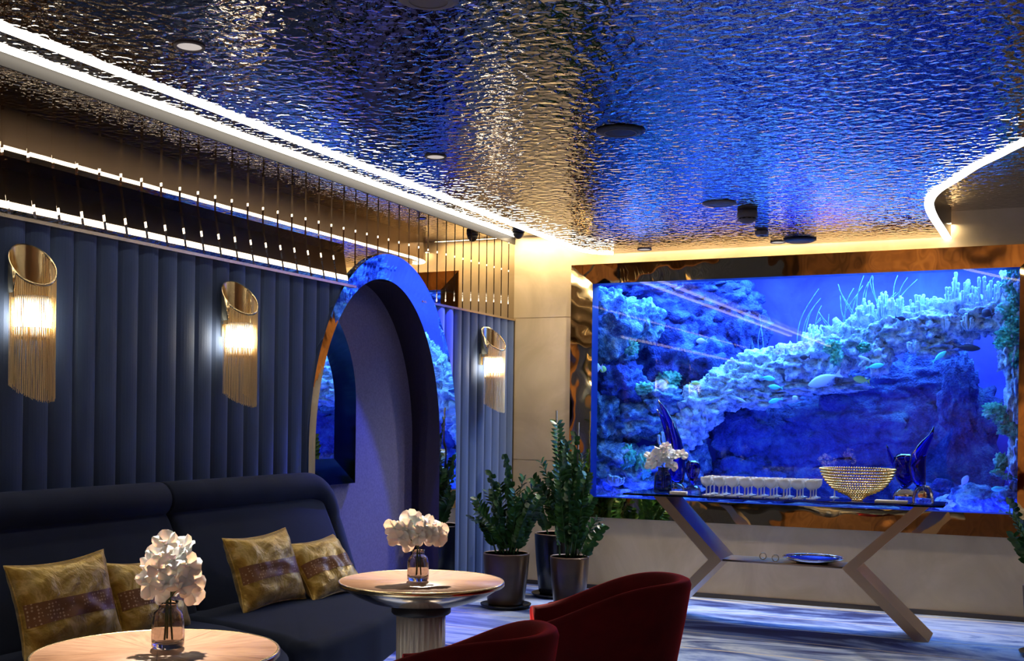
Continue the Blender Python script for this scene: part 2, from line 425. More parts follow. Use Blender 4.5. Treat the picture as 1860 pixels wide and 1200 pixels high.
b.build('top_rail', flat('black_rail', (.012, .010, .009), .5), wl)
b = MB()
def ysplit(z):
    q = math.sqrt(max(0, 1 - ((z - AZC) / MIDB) ** 2)) * MIDA; return MIDC - q, MIDC + q
ya, yb = ysplit(2.247)
b.box(XW - .03, XW + .05, -3.1, ya, 2.236, 2.252); b.box(XW - .03, XW + .018, yb, YB, 2.236, 2.252)
b.build('divider_rail', M['champagne'], wl)
b = MB(); b.box(XW - .12, XW - .06, -3.1, 5.9, 0, 3.1); b.box(XW - .12, XW - .06, 7.75, YB + .1, 0, 3.1); b.box(XW - .12, XW - .06, 5.9, 7.75, 2.46, 3.1)
b.build('wall_core', M['dark_trim'], wl)
b = MB(); b.box(XW - .012, XW + .012, 8.915, YB, 0, 2.25); b.build('end_trim', M['dark_trim'], wl)

# polished arch: face band and reveal
NA = 64
def arch_pts(c, a, bb, z0=0):
    p = [(c - a, z0)]
    for i in range(NA + 1):
        q = PI - PI * i / NA; p.append((c + a * math.cos(q), AZC + bb * math.sin(q)))
    p.append((c + a, z0)); return p
O = arch_pts(ACY, AA, AB); I = arch_pts(ICY, IA, IB)
arch = thing('arch_surround', 'polished mirror arch surround around the opening in the blue velvet wall', 'arch', (XW, ICY, 0))
b = MB(); vs = [(.026, y - ICY, z) for y, z in O] + [(.002, y - ICY, z) for y, z in I]; n = len(O)
b.add(vs, [(i, i + 1, n + i + 1, n + i) for i in range(n - 1)], False)
vs = [(.026, y - ICY, z) for y, z in O] + [(-.02, y - ICY, z) for y, z in O]
b.add(vs, [(i, n + i, n + i + 1, i + 1) for i in range(n - 1)], False)
b.build('face_band', M['polished'], arch)
NB = -.235
b = MB(); vs = [(.002, y - ICY, z) for y, z in I] + [(NB, y - ICY, z) for y, z in I]
b.add(vs, [(i, i + 1, n + i + 1, n + i) for i in range(n - 1)], True); b.build('inner_reveal', metal('dark_polished_bronze', (.16, .14, .15), .06, 2, .003), arch)
# niche back wall
nb = XW + NB
bl = thing('downlight', 'small blue downlight in the raised ceiling above the arch', 'ceiling light', (-3.77, 7.84, 2.954))
MB().lathe([(.03, -.0005), (.04, -.0005), (.04, -.006), (.03, -.004)], 24, closed=True).build('trim_ring', M['dark_trim'], bl)
MB().lathe([(.03, -.002), (.0001, -.002)], 24).build('lens', emit('blue_lens', (.1, .15, 1), 1), bl)
light('SPOT', 'blue_downlight_beam', (-3.77, 7.84, 2.93), 560, (.07, .10, 1), .02, aim=(-4.25, 6.95, 1.2), spot=60, blend=.8)
struct('wall_niche', MB().box(nb - .05, nb, 5.85, 7.75, 0, 2.46), M['violet'], 'violet grey wall at the back of the arched opening')
# arched mirror on the niche wall
am = thing('arched_mirror', 'arched mirror in a dark frame hanging inside the arched opening', 'mirror', (nb, 6.04, .944))
def marc(a, z0, zt, zc):
    p = [(-a, z0)]
    for i in range(41):
        q = PI - PI * i / 40; p.append((a * math.cos(q), zc + (zt - zc) * math.sin(q)))
    p.append((a, z0)); return p
MO = marc(.72, 0, 1.29, .543); MI = marc(.48, .174, 1.06, .543)
b = MB(); n = len(MO)
b.add([(.006, y, z) for y, z in MO] + [(.045, y * .985, z) for y, z in MO], [(i, (i + 1) % n, n + (i + 1) % n, n + i) for i in range(n)], False)
b.add([(.045, y * .985, z) for y, z in MO] + [(.02, y, z) for y, z in MI], [(i, (i + 1) % n, n + (i + 1) % n, n + i) for i in range(n)], False)
b.build('bevelled_frame', M['dark_mirror'] if 'dark_mirror' in M else metal('dark_mirror', (.05, .06, .06), .08, 2, .001), am)
b = MB(); b.add([(.02, y, z) for y, z in MI], [tuple(range(n))], False); b.build('mirror_glass', M['mirror'], am)

# raised ceiling and dropped ceiling
struct('ceiling', MB().box(-4.2, 3.6, -3.1, 9.1, 2.954, 3.0), M['ripple_high'], 'raised rippled mirror ceiling recess')
curve = [(-.566, 8.93), (-.575, 8.49), (-.588, 8.02), (-.585, 7.61), (-.56, 7.33), (-.50, 7.08), (-.386, 6.79), (-.276, 6.50), (-.169, 6.29), (-.061, 6.07), (.2, 5.62), (.55, 5.1), (1.0, 4.6), (1.6, 4.1), (2.4, 3.7), (3.5, 3.4)]
def smooth_curve(p, n=4):
    out = []
    for i in range(len(p) - 1):
        p0 = Vector(p[max(i - 1, 0)]); p1 = Vector(p[i]); p2 = Vector(p[i + 1]); p3 = Vector(p[min(i + 2, len(p) - 1)])
        for k in range(n):
            t_ = k / n; out.append(tuple(.5 * ((2 * p1) + (p2 - p0) * t_ + (2 * p0 - 5 * p1 + 4 * p2 - p3) * t_ ** 2 + (3 * p1 - p0 - 3 * p2 + p3) * t_ ** 3)))
    out.append(tuple(p[-1])); return out
CV = smooth_curve(curve)
EDGE = -3.355; ZC = 2.759
left = [(EDGE, -3.05), (EDGE, 8.50), (EDGE + .02, 8.66), (EDGE + .06, 8.77), (EDGE + .12, 8.84), (EDGE + .20, 8.875)]
poly = [(3.5, -3.05)] + [(x, y) for x, y in reversed(CV) if y < 8.88] + [(CV[0][0], 8.88)] + list(reversed(left))
b = MB(); n = len(poly)
b.add([(x, y, ZC) for x, y in poly], [tuple(range(n))], False)
b.v = b.v; lowc = b
lowo = struct('ceiling_dropped', lowc, M['ripple'], 'dropped rippled mirror ceiling panel')
b = MB(); b.add([(x, y, ZC) for x, y in poly] + [(x, y, 2.954) for x, y in poly], [(i, (i + 1) % n, n + (i + 1) % n, n + i) for i in range(n)], False)
struct('trim_1', b, M['fascia'], 'bronze fascia around the dropped ceiling', lowo)
# LED strips
def ribbon(path, wd, z, thick=.006):
    b = MB(); P = [Vector((x, y)) for x, y in path]; L = []; Rr = []
    for i, p in enumerate(P):
        t_ = (P[min(i + 1, len(P) - 1)] - P[max(i - 1, 0)]).normalized(); nn = Vector((-t_.y, t_.x))
        L.append(p); Rr.append(p + nn * wd)
    n = len(P)
    vs = [(p.x, p.y, z) for p in L] + [(p.x, p.y, z) for p in Rr] + [(p.x, p.y, z - thick) for p in L] + [(p.x, p.y, z - thick) for p in Rr]
    fs = []
    for i in range(n - 1):
        fs += [(2 * n + i, 2 * n + i + 1, 3 * n + i + 1, 3 * n + i), (i, i + 1, 2 * n + i + 1, 2 * n + i), (n + i + 1, n + i, 3 * n + i, 3 * n + i + 1), (i + 1, i, n + i, n + i + 1)]
    return b.add(vs, fs, False)
b = ribbon([(EDGE, -3.0)] + left[1:], -.055, ZC - .001)
tag(b.build('light_strip', M['led']), 'glowing white light strip along the left edge of the dropped ceiling', 'light strip')
b = ribbon(CV, -.055, ZC - .001)
# put the band on the inner (left) side of the curve
tag(b.build('light_strip', M['led']), 'curved glowing light strip at the right end of the dropped ceiling', 'light strip')
b = MB(); b.box(-4.055, -3.985, -3.0, 8.9, 2.949, 2.9535)
tag(b.build('light_strip', M['led']), 'glowing light strip where the mirror wall meets the raised ceiling', 'light strip')

# ------------------------------------------------------------------ ceiling fittings
def downlight(x, y, ax, ay, pw, cone, lab, z=ZC, emit_m=None, r=.045, group=None):
    t_ = thing('downlight', lab, 'ceiling light', (x, y, z), 0, group)
    MB().lathe([(r, -.0005), (r + .012, -.0005), (r + .012, -.007), (r, -.005)], 28, closed=True).build('trim_ring', M['greyplastic'], t_)
    MB().lathe([(r, -.003), (0.0001, -.003)], 28).build('lens', emit_m or M['lens'], t_)
    light('SPOT', 'downlight_beam', (x, y, z - .03), pw, (1, .86, .70), .035, aim=(ax, ay, .6), spot=cone, blend=.5)
    return t_
L = ['round downlight in the dark rippled ceiling above the sofa, nearest the viewer',
     'small round downlight in the rippled ceiling, farther along above the arch',
     'small downlight at the far left end of the rippled ceiling',
     'small downlight near the aquarium above the glass table']
for (a, lab) in zip(SPOTS, L): downlight(*a, lab)
for i, (x, y) in enumerate(BACK_SPOTS):
    downlight(x, y, x, y - .5, (BACK_POWER, BACK_POWER, BACK_POWER, 55, 120)[i], 110, 'round downlight in the ceiling outside the view, ' + ('behind on the left', 'behind in the middle', 'behind on the right', 'to the right, nearest', 'to the far right')[i])
def disc(x, y, r, name, lab, cat, m, h=.012):
    o = thing(name, lab, cat, (x, y, ZC))
    MB().lathe([(0.0001, -h), (r * .8, -h), (r, -h * .5), (r, -.0005)], 36).build('cover', m, o)
    MB().lathe([(r * .62, -h - .002), (r * .66, -h - .002), (r * .66, -h + .001), (r * .62, -h + .001)], 36, closed=True).build('ring', M['greyplastic'], o)
    return o
disc(-1.784, 5.10, .115, 'ceiling_speaker', 'black round speaker flush in the middle of the rippled ceiling', 'speaker', M['black'])
disc(-1.80, 3.255, .10, 'ceiling_speaker', 'round speaker cover at the top edge of the view', 'speaker', M['greyplastic'])
disc(-1.80, 7.02, .105, 'ceiling_speaker', 'grey brown round cover next to the smoke detector', 'speaker', M['greyplastic'])
disc(-1.60, 8.62, .12, 'ceiling_speaker', 'small black cover close to the aquarium wall', 'speaker', M['black'], .02)
sd = thing('smoke_detector', 'grey smoke detector hanging under the blue lit ceiling', 'smoke detector', (-1.70, 7.35, ZC))
MB().lathe([(.062, -.0005), (.066, -.02), (.066, -.045)], 32).build('base', M['greyplastic'], sd)
MB().lathe([(.056, -.0455), (.056, -.062), (.03, -.078), (0.0001, -.082)], 32).build('sensor_head', M['greyplastic'], sd)
b = MB()
for k in range(10):
    a = 2 * PI * k / 10
    b.tube([(.0565 * math.cos(a + q * .08), .0565 * math.sin(a + q * .08), -.053) for q in range(0, 5)], .003, 5)
b.build('vent_slots', M['black'], sd)
o = thing('ceiling_sensor', 'small square grey sensor box under the rippled ceiling', 'sensor', (-1.78, 8.15, ZC))
MB().rprism([(-.04, -.04), (.04, -.04), (.04, .04), (-.04, .04)], -.035, -.0005, .006).build('box', M['greyplastic'], o)
MB().lathe([(.015, -.0355), (.015, -.04), (.0001, -.043)], 16).build('lens', M['black'], o)
o = thing('dome_camera', 'small black dome hanging in the corner at the top of the mirror wall', 'camera', (-3.86, 8.55, 2.954))
MB().lathe([(.05, -.0005), (.05, -.03)], 28).build('base', M['black'], o)
MB().lathe([(.045, -.0305), (.043, -.05), (.033, -.068), (.015, -.08), (.0001, -.083)], 28).build('dome', M['black'], o)

# ------------------------------------------------------------------ aquarium
aq = thing('aquarium', 'large wall aquarium of blue lit water in a wide gold mirror frame', 'aquarium', (-1.73, 8.94, .595))
def loc_of(o): return Vector(o.location)
def shift(b, o):
    l = loc_of(o); b.v = [(x - l.x, y - l.y, z - l.z) for x, y, z in b.v]; return b
yo, yi = 8.925, 8.943
OR = [(FX0, FZ0), (FX1, FZ0), (FX1, FZ1), (FX0, FZ1)]; IR = [(AX0, AZ0), (AX1, AZ0), (AX1, AZ1), (AX0, AZ1)]
b = MB()
def bevel_side(i, nseg=24):
    j = (i + 1) % 4
    def fn(u, v):
        ox = OR[i][0] + (OR[j][0] - OR[i][0]) * u; oz = OR[i][1] + (OR[j][1] - OR[i][1]) * u
        ix = IR[i][0] + (IR[j][0] - IR[i][0]) * u; iz = IR[i][1] + (IR[j][1] - IR[i][1]) * u
        return (ox + (ix - ox) * v, yo + (yi - yo) * v, oz + (iz - oz) * v)
    b.grid(nseg, 4, fn, True)
for i in range(4): bevel_side(i)
n = 4
b.add([(x, yo, z) for x, z in OR] + [(x, YB, z) for x, z in OR], [(i, n + i, n + (i + 1) % n, (i + 1) % n) for i in range(n)], False)
shift(b, aq).build('gold_frame', M['gold_mirror'], aq)
b = MB(); b.add([(AX0, yi, AZ0), (AX1, yi, AZ0), (AX1, yi, AZ1), (AX0, yi, AZ1)], [(0, 1, 2, 3)], False)
shift(b, aq).build('acrylic_pane', M['pane'], aq, 'clear acrylic front pane')
b = MB()
b.box(-3.9, .45, 10.32, 10.36, .55, 3.0); b.box(-3.94, -3.9, 9.07, 10.36, .55, 3.0); b.box(.45, .49, 9.07, 10.36, .55, 3.0)
b.box(-3.94, .49, 9.07, 10.36, .51, .55); b.box(-3.94, .49, 9.07, 10.36, 3.0, 3.04)
shift(b, aq).build('tank_walls', M['backdrop'], aq)
b = MB()
b.box(AX0 - .03, AX0, yi, 9.09, AZ0 - .03, AZ1 + .03); b.box(AX1, AX1 + .03, yi, 9.09, AZ0 - .03, AZ1 + .03)
b.box(AX0, AX1, yi, 9.09, AZ0 - .03, AZ0); b.box(AX0, AX1, yi, 9.09, AZ1, AZ1 + .03)
shift(b, aq).build('pane_edges', flat('dark_sealant', (.01, .02, .12), .5), aq)
b = MB(); b.grid(60, 20, lambda u, v: (-3.88 + 4.3 * u, 9.22 + 1.08 * v, .70 + .05 * noise.noise(Vector((u * 22, v * 7, 3)))))
shift(b, aq).build('sand_bed', M['reef_pale'], aq)

reef = thing('reef', 'artificial coral reef with a rock ridge rising to the right inside the aquarium', 'reef', (-1.73, 9.6, .70))
ROCKS = [(-3.35,9.40,2.18,0.252,0.275,'reef_mid'),(-3.15,9.55,2.25,0.180,0.180,'reef_mid'),(-3.43,9.45,2.42,0.160,0.120,'reef_mid'),(-3.28,9.40,1.72,0.210,0.190,'reef_water_shade'),(-3.40,9.35,1.41,0.180,0.225,'reef_mid'),(-3.16,9.45,1.39,0.230,0.152,'reef_mid'),(-2.98,9.50,1.58,0.210,0.130,'reef_mid'),(-3.34,9.35,1.01,0.250,0.200,'reef_mid'),(-3.08,9.45,0.94,0.250,0.210,'reef_mid'),(-3.42,9.30,0.72,0.150,0.150,'reef_pale'),(-3.21,9.35,0.73,0.200,0.088,'reef_pale'),(-2.84,9.50,0.73,0.250,0.130,'reef_mid'),(-2.81,9.70,1.08,0.210,0.225,'reef_mid'),(-3.05,9.95,2.36,0.275,0.225,'reef_water_shade'),(-2.76,10.00,2.21,0.250,0.300,'reef_water_shade'),(-2.55,10.05,2.45,0.300,0.175,'reef_water_shade'),(-2.35,10.05,2.21,0.200,0.275,'reef_water_shade'),(-2.95,9.90,1.96,0.300,0.250,'reef_water_shade'),(-2.60,9.90,1.91,0.250,0.200,'reef_water_shade'),(-3.19,9.90,2.61,0.250,0.125,'reef_water_shade'),(-2.74,10.00,2.60,0.300,0.110,'reef_water_shade')]
RIDGE = [(-2.78,9.60,1.35,0.200,0.190),(-2.64,9.60,1.49,0.200,0.200),(-2.48,9.62,1.62,0.240,0.144),(-2.27,9.64,1.73,0.250,0.170),(-2.04,9.64,1.83,0.240,0.170),(-1.81,9.62,1.88,0.200,0.152),(-1.58,9.60,1.93,0.200,0.210),(-1.38,9.58,2.04,0.200,0.184),(-1.17,9.56,2.11,0.220,0.168),(-0.96,9.54,2.14,0.208,0.152),(-0.75,9.50,2.17,0.208,0.136),(-0.55,9.46,2.21,0.208,0.160),(-0.35,9.42,2.23,0.184,0.128),(-0.18,9.36,2.19,0.102,0.192),(-0.15,9.34,1.94,0.096,0.200),(-0.14,9.34,2.44,0.088,0.180),(-0.12,9.30,1.61,0.072,0.240),(-0.11,9.28,1.16,0.064,0.240),(-1.58,9.75,1.71,0.300,0.070),(-1.16,9.50,1.94,0.120,0.150),(-1.84,9.70,1.71,0.275,0.080),(-2.11,9.68,1.60,0.225,0.088),(-0.71,9.55,2.00,0.160,0.080)]
CAVE = [(-1.35,10.02,1.39,0.600,0.225),(-0.74,10.05,1.26,0.400,0.550),(-1.95,10.05,1.24,0.450,0.300),(-0.56,9.90,1.62,0.120,0.280),(-1.63,10.10,0.96,0.600,0.200),(-1.09,10.05,1.72,0.520,0.150),(-0.70,9.60,0.81,0.240,0.100),(-2.31,9.95,1.33,0.250,0.240),(-2.34,9.90,0.85,0.350,0.175)]
BOTTOM = [(-0.40,9.35,0.83,0.200,0.120,'reef_mid'),(-0.18,9.30,0.85,0.112,0.088,'reef_mid'),(-0.58,9.40,0.79,0.120,0.070,'reef_pale')]
TEAL = [(-0.15,9.20,2.53,0.042,0.048),(-0.17,9.22,2.44,0.056,0.048),(-0.14,9.20,2.34,0.036,0.048),(-0.18,9.22,2.25,0.072,0.048),(-0.14,9.20,2.16,0.056,0.040),(-0.17,9.20,2.08,0.080,0.048),(-0.19,9.20,2.00,0.072,0.040),(-0.13,9.20,1.89,0.048,0.056),(-0.27,9.20,1.50,0.068,0.056),(-0.22,9.20,1.44,0.042,0.048),(-0.17,9.20,1.37,0.064,0.040),(-0.13,9.20,1.33,0.039,0.040),(-0.22,9.20,1.13,0.042,0.056),(-0.24,9.18,1.05,0.042,0.024),(-0.16,9.18,1.02,0.048,0.024),(-1.46,9.30,2.00,0.060,0.048),(-1.43,9.30,1.92,0.040,0.060),(-3.12,9.20,1.09,0.056,0.080),(-2.99,9.25,1.02,0.060,0.090),(-3.04,9.30,1.67,0.090,0.045),(-3.14,9.30,2.02,0.060,0.050),(-2.92,9.70,1.76,0.090,0.070),(-1.22,9.30,1.99,0.040,0.032)]
CORAL = [(-0.54,9.42,2.24,0.120,0.220),(-0.34,9.40,2.26,0.136,0.184),(-0.71,9.50,2.22,0.088,0.112),(-0.82,9.52,2.20,0.096,0.150),(-0.99,9.52,2.20,0.096,0.150),(-1.09,9.54,2.19,0.088,0.170),(-1.24,9.56,2.15,0.096,0.168),(-1.35,9.56,2.09,0.072,0.104),(-1.64,9.60,1.98,0.120,0.168),(-1.79,9.62,1.93,0.110,0.100),(-1.96,9.64,1.91,0.110,0.090),(-2.13,9.64,1.83,0.080,0.072),(-2.32,9.64,1.79,0.100,0.100),(-2.48,9.62,1.71,0.080,0.080),(-2.85,9.50,1.16,0.100,0.104),(-2.52,9.60,1.38,0.100,0.096),(-0.62,9.40,2.12,0.056,0.090),(-0.86,9.40,1.95,0.056,0.072),(-0.46,9.35,2.11,0.064,0.090),(-3.21,9.20,0.85,0.110,0.070)]
WHIP = [(-1.84,9.90,2.09,0.160,0.500),(-1.76,9.90,2.11,0.120,0.360),(-1.53,9.80,2.17,-0.080,0.280),(-1.48,9.85,2.22,0.150,0.500),(-1.38,9.80,2.23,-0.125,0.400),(-1.34,9.90,2.27,0.100,0.525),(-1.18,9.85,2.30,-0.040,0.400),(-1.17,9.90,2.28,0.125,0.320),(-2.23,9.95,1.96,-0.100,0.500),(-2.20,9.95,1.93,0.040,0.550),(-0.38,9.60,2.39,0.080,0.240),(-1.08,9.90,2.35,0.120,0.360)]
FISH = [(-1.89,9.20,1.57,0.052,0.020,'fish_teal',-15),(-1.11,9.15,1.84,0.060,0.020,'fish_teal',-10),(-1.51,9.15,1.73,0.120,0.045,'fish_grey',-20),(-0.65,9.15,1.91,0.056,0.020,'fish_teal',-40),(-3.37,9.10,1.84,0.045,0.045,'fish_white',0),(-3.33,9.14,1.83,0.035,0.030,'fish_yellow',10),(-1.27,9.50,1.75,0.060,0.030,'fish_yellow',10),(-1.94,9.20,1.75,0.052,0.020,'fish_teal',10),(-1.89,9.20,1.68,0.052,0.020,'fish_teal',5),(-1.73,9.20,1.59,0.024,0.024,'fish_grey',-50),(-1.67,9.25,1.92,0.036,0.025,'fish_dark',0),(-0.94,9.25,2.21,0.036,0.020,'fish_dark',10),(-0.33,9.20,2.23,0.040,0.036,'fish_dark',30),(-0.46,9.30,1.98,0.088,0.028,'fish_dark',5),(-2.58,9.50,2.08,0.045,0.025,'fish_grey',0),(-0.47,9.25,0.98,0.044,0.024,'fish_grey',-60),(-0.24,9.16,0.93,0.045,0.020,'fish_teal',-5),(-2.18,9.25,1.58,0.050,0.012,'fish_grey',25),(-1.20,9.20,1.90,0.056,0.012,'fish_grey',20),(-2.54,9.20,1.71,0.040,0.016,'fish_yellow',0),(-0.15,9.12,0.86,0.024,0.020,'fish_dark',0)]

ICO = {}
def ico(sub):
    if sub not in ICO:
        bm = bmesh.new(); bmesh.ops.create_icosphere(bm, subdivisions=sub, radius=1)
        bm.verts.ensure_lookup_table()
        ICO[sub] = ([v.co.copy() for v in bm.verts], [tuple(v.index for v in f.verts) for f in bm.faces]); bm.free()
    return ICO[sub]
def rock(b, c, rx, ry, rz, seed, amp=.35, sub=5, strata=.12, freq=2.2):
    V, Fc = ico(sub); off = Vector((seed * 7.3, seed * 3.1, seed * 1.7)); out = []
    for v in V:
        p = v * freq + off
        d = noise.fractal(p, 1.0, 2.1, 5) * amp
        d += strata * math.sin(v.z * rz / .028 + 6 * noise.noise(v * 1.7 + off)) * .35
        d -= max(0, noise.noise(v * 3.1 + off * 2) - .25) * .8 * amp
        s_ = 1 + d
        out.append((c[0] + v.x * rx * s_, c[1] + v.y * ry * s_, c[2] + v.z * rz * s_))
    b.add(out, Fc)
rnd = random.Random(4)
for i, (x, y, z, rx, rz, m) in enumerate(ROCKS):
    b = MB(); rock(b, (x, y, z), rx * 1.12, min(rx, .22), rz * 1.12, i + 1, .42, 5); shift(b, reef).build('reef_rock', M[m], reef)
for i, (x, y, z, rx, rz) in enumerate(RIDGE):
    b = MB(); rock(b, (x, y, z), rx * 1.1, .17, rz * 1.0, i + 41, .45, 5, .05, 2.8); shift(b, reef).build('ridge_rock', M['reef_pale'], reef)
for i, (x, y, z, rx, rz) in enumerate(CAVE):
    b = MB(); rock(b, (x, y, z), rx * 1.15, .12, rz * 1.3, i + 81, .4, 5, .10, 2.4); shift(b, reef).build('cave_rock', M['reef_water_shade'], reef)
for i, (x, y, z, rx, rz, m) in enumerate(BOTTOM):
    b = MB(); rock(b, (x, y, z), rx, .14, rz, i + 121, .2, 5, .04, 2.2); shift(b, reef).build('reef_rock', M[m], reef)
for i, (x, y, z, rx, rz) in enumerate(TEAL):
    b = MB(); rock(b, (x, y, z), rx * 1.1, .05, rz * 1.1, i + 141, .6, 4, .10, 3.5)
    shift(b, reef).build('green_coral', M['reef_teal'], reef, 'bright green coral clump')
for i, (x, y, z, rx, rz) in enumerate(CORAL):
    b = MB(); nf = 14 + int(rx * 120); z += rz * .55; y -= .05
    for k in range(nf):
        a = rnd.uniform(-1, 1); dx = a * rx * .75; h = rz * rnd.uniform(.45, 1.0) * (1 - .3 * abs(a)) * 1.15
        dy = rnd.uniform(-.04, .04); r0 = rnd.uniform(.006, .010)
        p0 = Vector((x + dx * .35, y - .03 + dy * .3, z - rz * .55)); p2 = Vector((x + dx, y - .03 + dy, z - rz * .5 + h * 1.3))
        p1 = (p0 + p2) / 2 + Vector((dx * .3, 0, h * .05))
        b.tube([p0, p1, p2 - (p2 - p1) * .25, p2, p2 + (p2 - p1) * .08], [r0 * .8, r0, r0 * 1.1, r0 * 1.7, r0 * .8], 6)
    shift(b, reef).build('finger_coral', M['coral_pale' if i > 1 or True else 'coral_blue'], reef, 'pale finger coral cluster')
for i, (x, y, z, lean, h) in enumerate(WHIP):
    b = MB()
    for k in range(3):
        l2 = lean + rnd.uniform(-.05, .05); hh = h * rnd.uniform(.7, 1.1); x0 = x + rnd.uniform(-.04, .04)
        b.tube([(x0 + l2 * q ** 1.6 + .02 * math.sin(q * 5 + k), y, z - .1 + hh * q) for q in [j / 8 for j in range(9)]], [.0055 - .0003 * j for j in range(9)], 5)
    shift(b, reef).build('sea_whip', M['coral_blue'], reef, 'long thin branching coral')
# fish
def fish(x, y, z, L, H, m, rot, i):
    names = {'fish_teal': 'turquoise', 'fish_grey': 'silver grey', 'fish_white': 'white', 'fish_yellow': 'yellow green', 'fish_dark': 'dark'}
    t_ = thing('fish', FISH_LABELS[i], 'fish', (x, y, z)); t_['group'] = 'fish in the aquarium'
    d = 1 if i % 2 else -1
    t_.rotation_euler = (0, R(rot if d > 0 else rot), R(8 * d))
    b = MB(); prof = [(-1, .04), (-.9, .35), (-.7, .65), (-.35, .95), (0, 1), (.35, .82), (.65, .45), (.85, .22), (.95, .18)]
    b2 = []
    n = 12
    for (q, r_) in prof:
        for k in range(n):
            a = 2 * PI * k / n; b2.append((d * q * L * -1, .38 * H * r_ * math.cos(a), H * r_ * math.sin(a)))
    fs = [(j * n + k, j * n + (k + 1) % n, (j + 1) * n + (k + 1) % n, (j + 1) * n + k) for j in range(len(prof) - 1) for k in range(n)]
    fs += [tuple(range(n)), tuple(range((len(prof) - 1) * n, len(prof) * n))]
    b.add(b2, fs); b.build('body', M[m], t_)
    b = MB(); sx_ = -d
    b.add([(sx_ * L * .9, .002, -H * .15), (sx_ * L * 1.35, .001, -H * .8), (sx_ * L * 1.2, .001, 0), (sx_ * L * 1.35, .001, H * .8), (sx_ * L * .9, .002, H * .15),
           (sx_ * L * .9, -.002, -H * .15), (sx_ * L * 1.35, -.001, -H * .8), (sx_ * L * 1.2, -.001, 0), (sx_ * L * 1.35, -.001, H * .8), (sx_ * L * .9, -.002, H * .15)],
          [(0, 1, 2, 3, 4), (9, 8, 7, 6, 5), (0, 5, 6, 1), (1, 6, 7, 2), (2, 7, 8, 3), (3, 8, 9, 4)], False)
    b.build('tail_fin', M[m], t_)
FISH_LABELS = ['turquoise fish swimming in the dark water left of centre below the ridge', 'slim turquoise fish under the bright ridge, right of centre',
    'large pale grey fish just below the ridge', 'slim turquoise fish diving below the right part of the ridge', 'round white fish at the left edge of the tank',
    'small yellow green fish beside the white fish at the left edge', 'dull yellow green fish in the dark cave under the ridge', 'turquoise fish against the ridge, upper of a pair',
    'slim turquoise fish against the ridge, lower of a pair', 'small silver fish darting down right of the turquoise one', 'small dark fish over the middle of the ridge',
    'small dark fish over the bright top of the ridge', 'dark fish over the upper right end of the ridge', 'large dark fish below the right end of the ridge',
    'tiny grey fish among the rocks on the left', 'pale crescent shaped fish low on the right', 'turquoise fish above the rounded boulder at bottom right',
    'thin silver fish with tail up in the left middle of the tank', 'thin grey fish just under the ridge', 'small yellow green fish before the left rocks', 'small dark fish beside the boulder in the bottom right corner']
for i, (x, y, z, L_, H_, m, rot) in enumerate(FISH): fish(x, y, z, L_, H_, m, rot, i)

# ------------------------------------------------------------------ sconces
def sconce(y, lab):
    t_ = thing('wall_sconce', lab, 'wall lamp', (-3.948, y, 1.45), 0, 'brass sconces with gold chain fringe')
    r = .098; N = 64
    def zr(a): return .50 + .19 * (1 - math.cos(a + .4)) / 2      # a=0 faces the room
    # half shell with oblique cut; a from -pi..pi
    b = MB(); vs = []
    def zb(a): return zr(a) - .013 if abs(a) < PI * .5 else min(zr(a) - .013, .46)
    for rr in (r, r - .004):
        for i in range(N):
            a = -PI + 2 * PI * i / N
            vs.append((rr * math.cos(a), rr * math.sin(a), zr(a))); vs.append((rr * math.cos(a), rr * math.sin(a), zb(a)))
    fs = []
    for i in range(N):
        j = (i + 1) % N; o1, o2 = 2 * i, 2 * j; n1, n2 = 2 * N + 2 * i, 2 * N + 2 * j
        fs += [(o1, o1 + 1, o2 + 1, o2), (n1, n2, n2 + 1, n1 + 1), (o1, o2, n2, n1), (o1 + 1, n1 + 1, n2 + 1, o2 + 1)]
    b.add(vs, fs); b.build('brass_tube', M['brass'], t_)
    # concave inner reflector closing the tube above the lamp
    b = MB(); b.grid(20, 6, lambda u, v: ((r - .005) * math.cos(PI * .5 + PI * u) * (1 - .0 * v), (r - .005) * math.sin(PI * .5 + PI * u), .44 + (zr(PI * .5 + PI * u) - .445) * v))
    b.build('reflector', M['brass'], t_)
    MB().lathe([(.0001, 0), (.068, .002), (.074, .01), (.074, .18), (.068, .188), (.0001, .19)], 28, (0.005, 0, .265)).build('lamp', M['lampcore'], t_)
    b = MB(); rr = random.Random(int(y * 10)); K = 84
    for i in range(K):
        a = -PI * .62 + PI * 1.24 * i / (K - 1); rad = r - .002 - .005 * (i % 2)
        top = zr(a) - .012; bot = .19 * (1 - math.cos(a)) / 2 * .55 - .005 + rr.uniform(-.004, .004)
        x, yy = rad * math.cos(a), rad * math.sin(a)
        pts = [(x + rr.uniform(-.0006, .0006), yy + rr.uniform(-.001, .001), top + (bot - top) * q / 6) for q in range(7)]
        b.tube(pts, .0017, 4, False)
    for i in range(56):
        a = -PI * .6 + PI * 1.2 * i / 55; x, yy = .082 * math.cos(a), .082 * math.sin(a); bot = .19 * (1 - math.cos(a)) / 2 * .55 + .002
        b.tube([(x + rr.uniform(-.001, .001), yy + rr.uniform(-.001, .001), .315 + (bot - .315) * q / 5) for q in range(6)], .0019, 4, False)
    o = b.build('chain_fringe', M['chain'], t_); o['kind'] = 'stuff'
    MB().box(-.118, -.1, -.02, .02, .38, .47).build('wall_plate', M['brass'], t_)
    p = light('POINT', 'sconce_glow', (-3.955, y, 1.83), 2.6, (1, .84, .62), .03)
    return t_
sconce(3.645, 'brass sconce with gold chain fringe on the blue wall, nearest the viewer at far left')
sconce(5.065, 'brass sconce with gold chain fringe midway between the sofa cushions and the arch')
sconce(8.285, 'brass sconce with gold chain fringe beyond the arch, near the cream column')

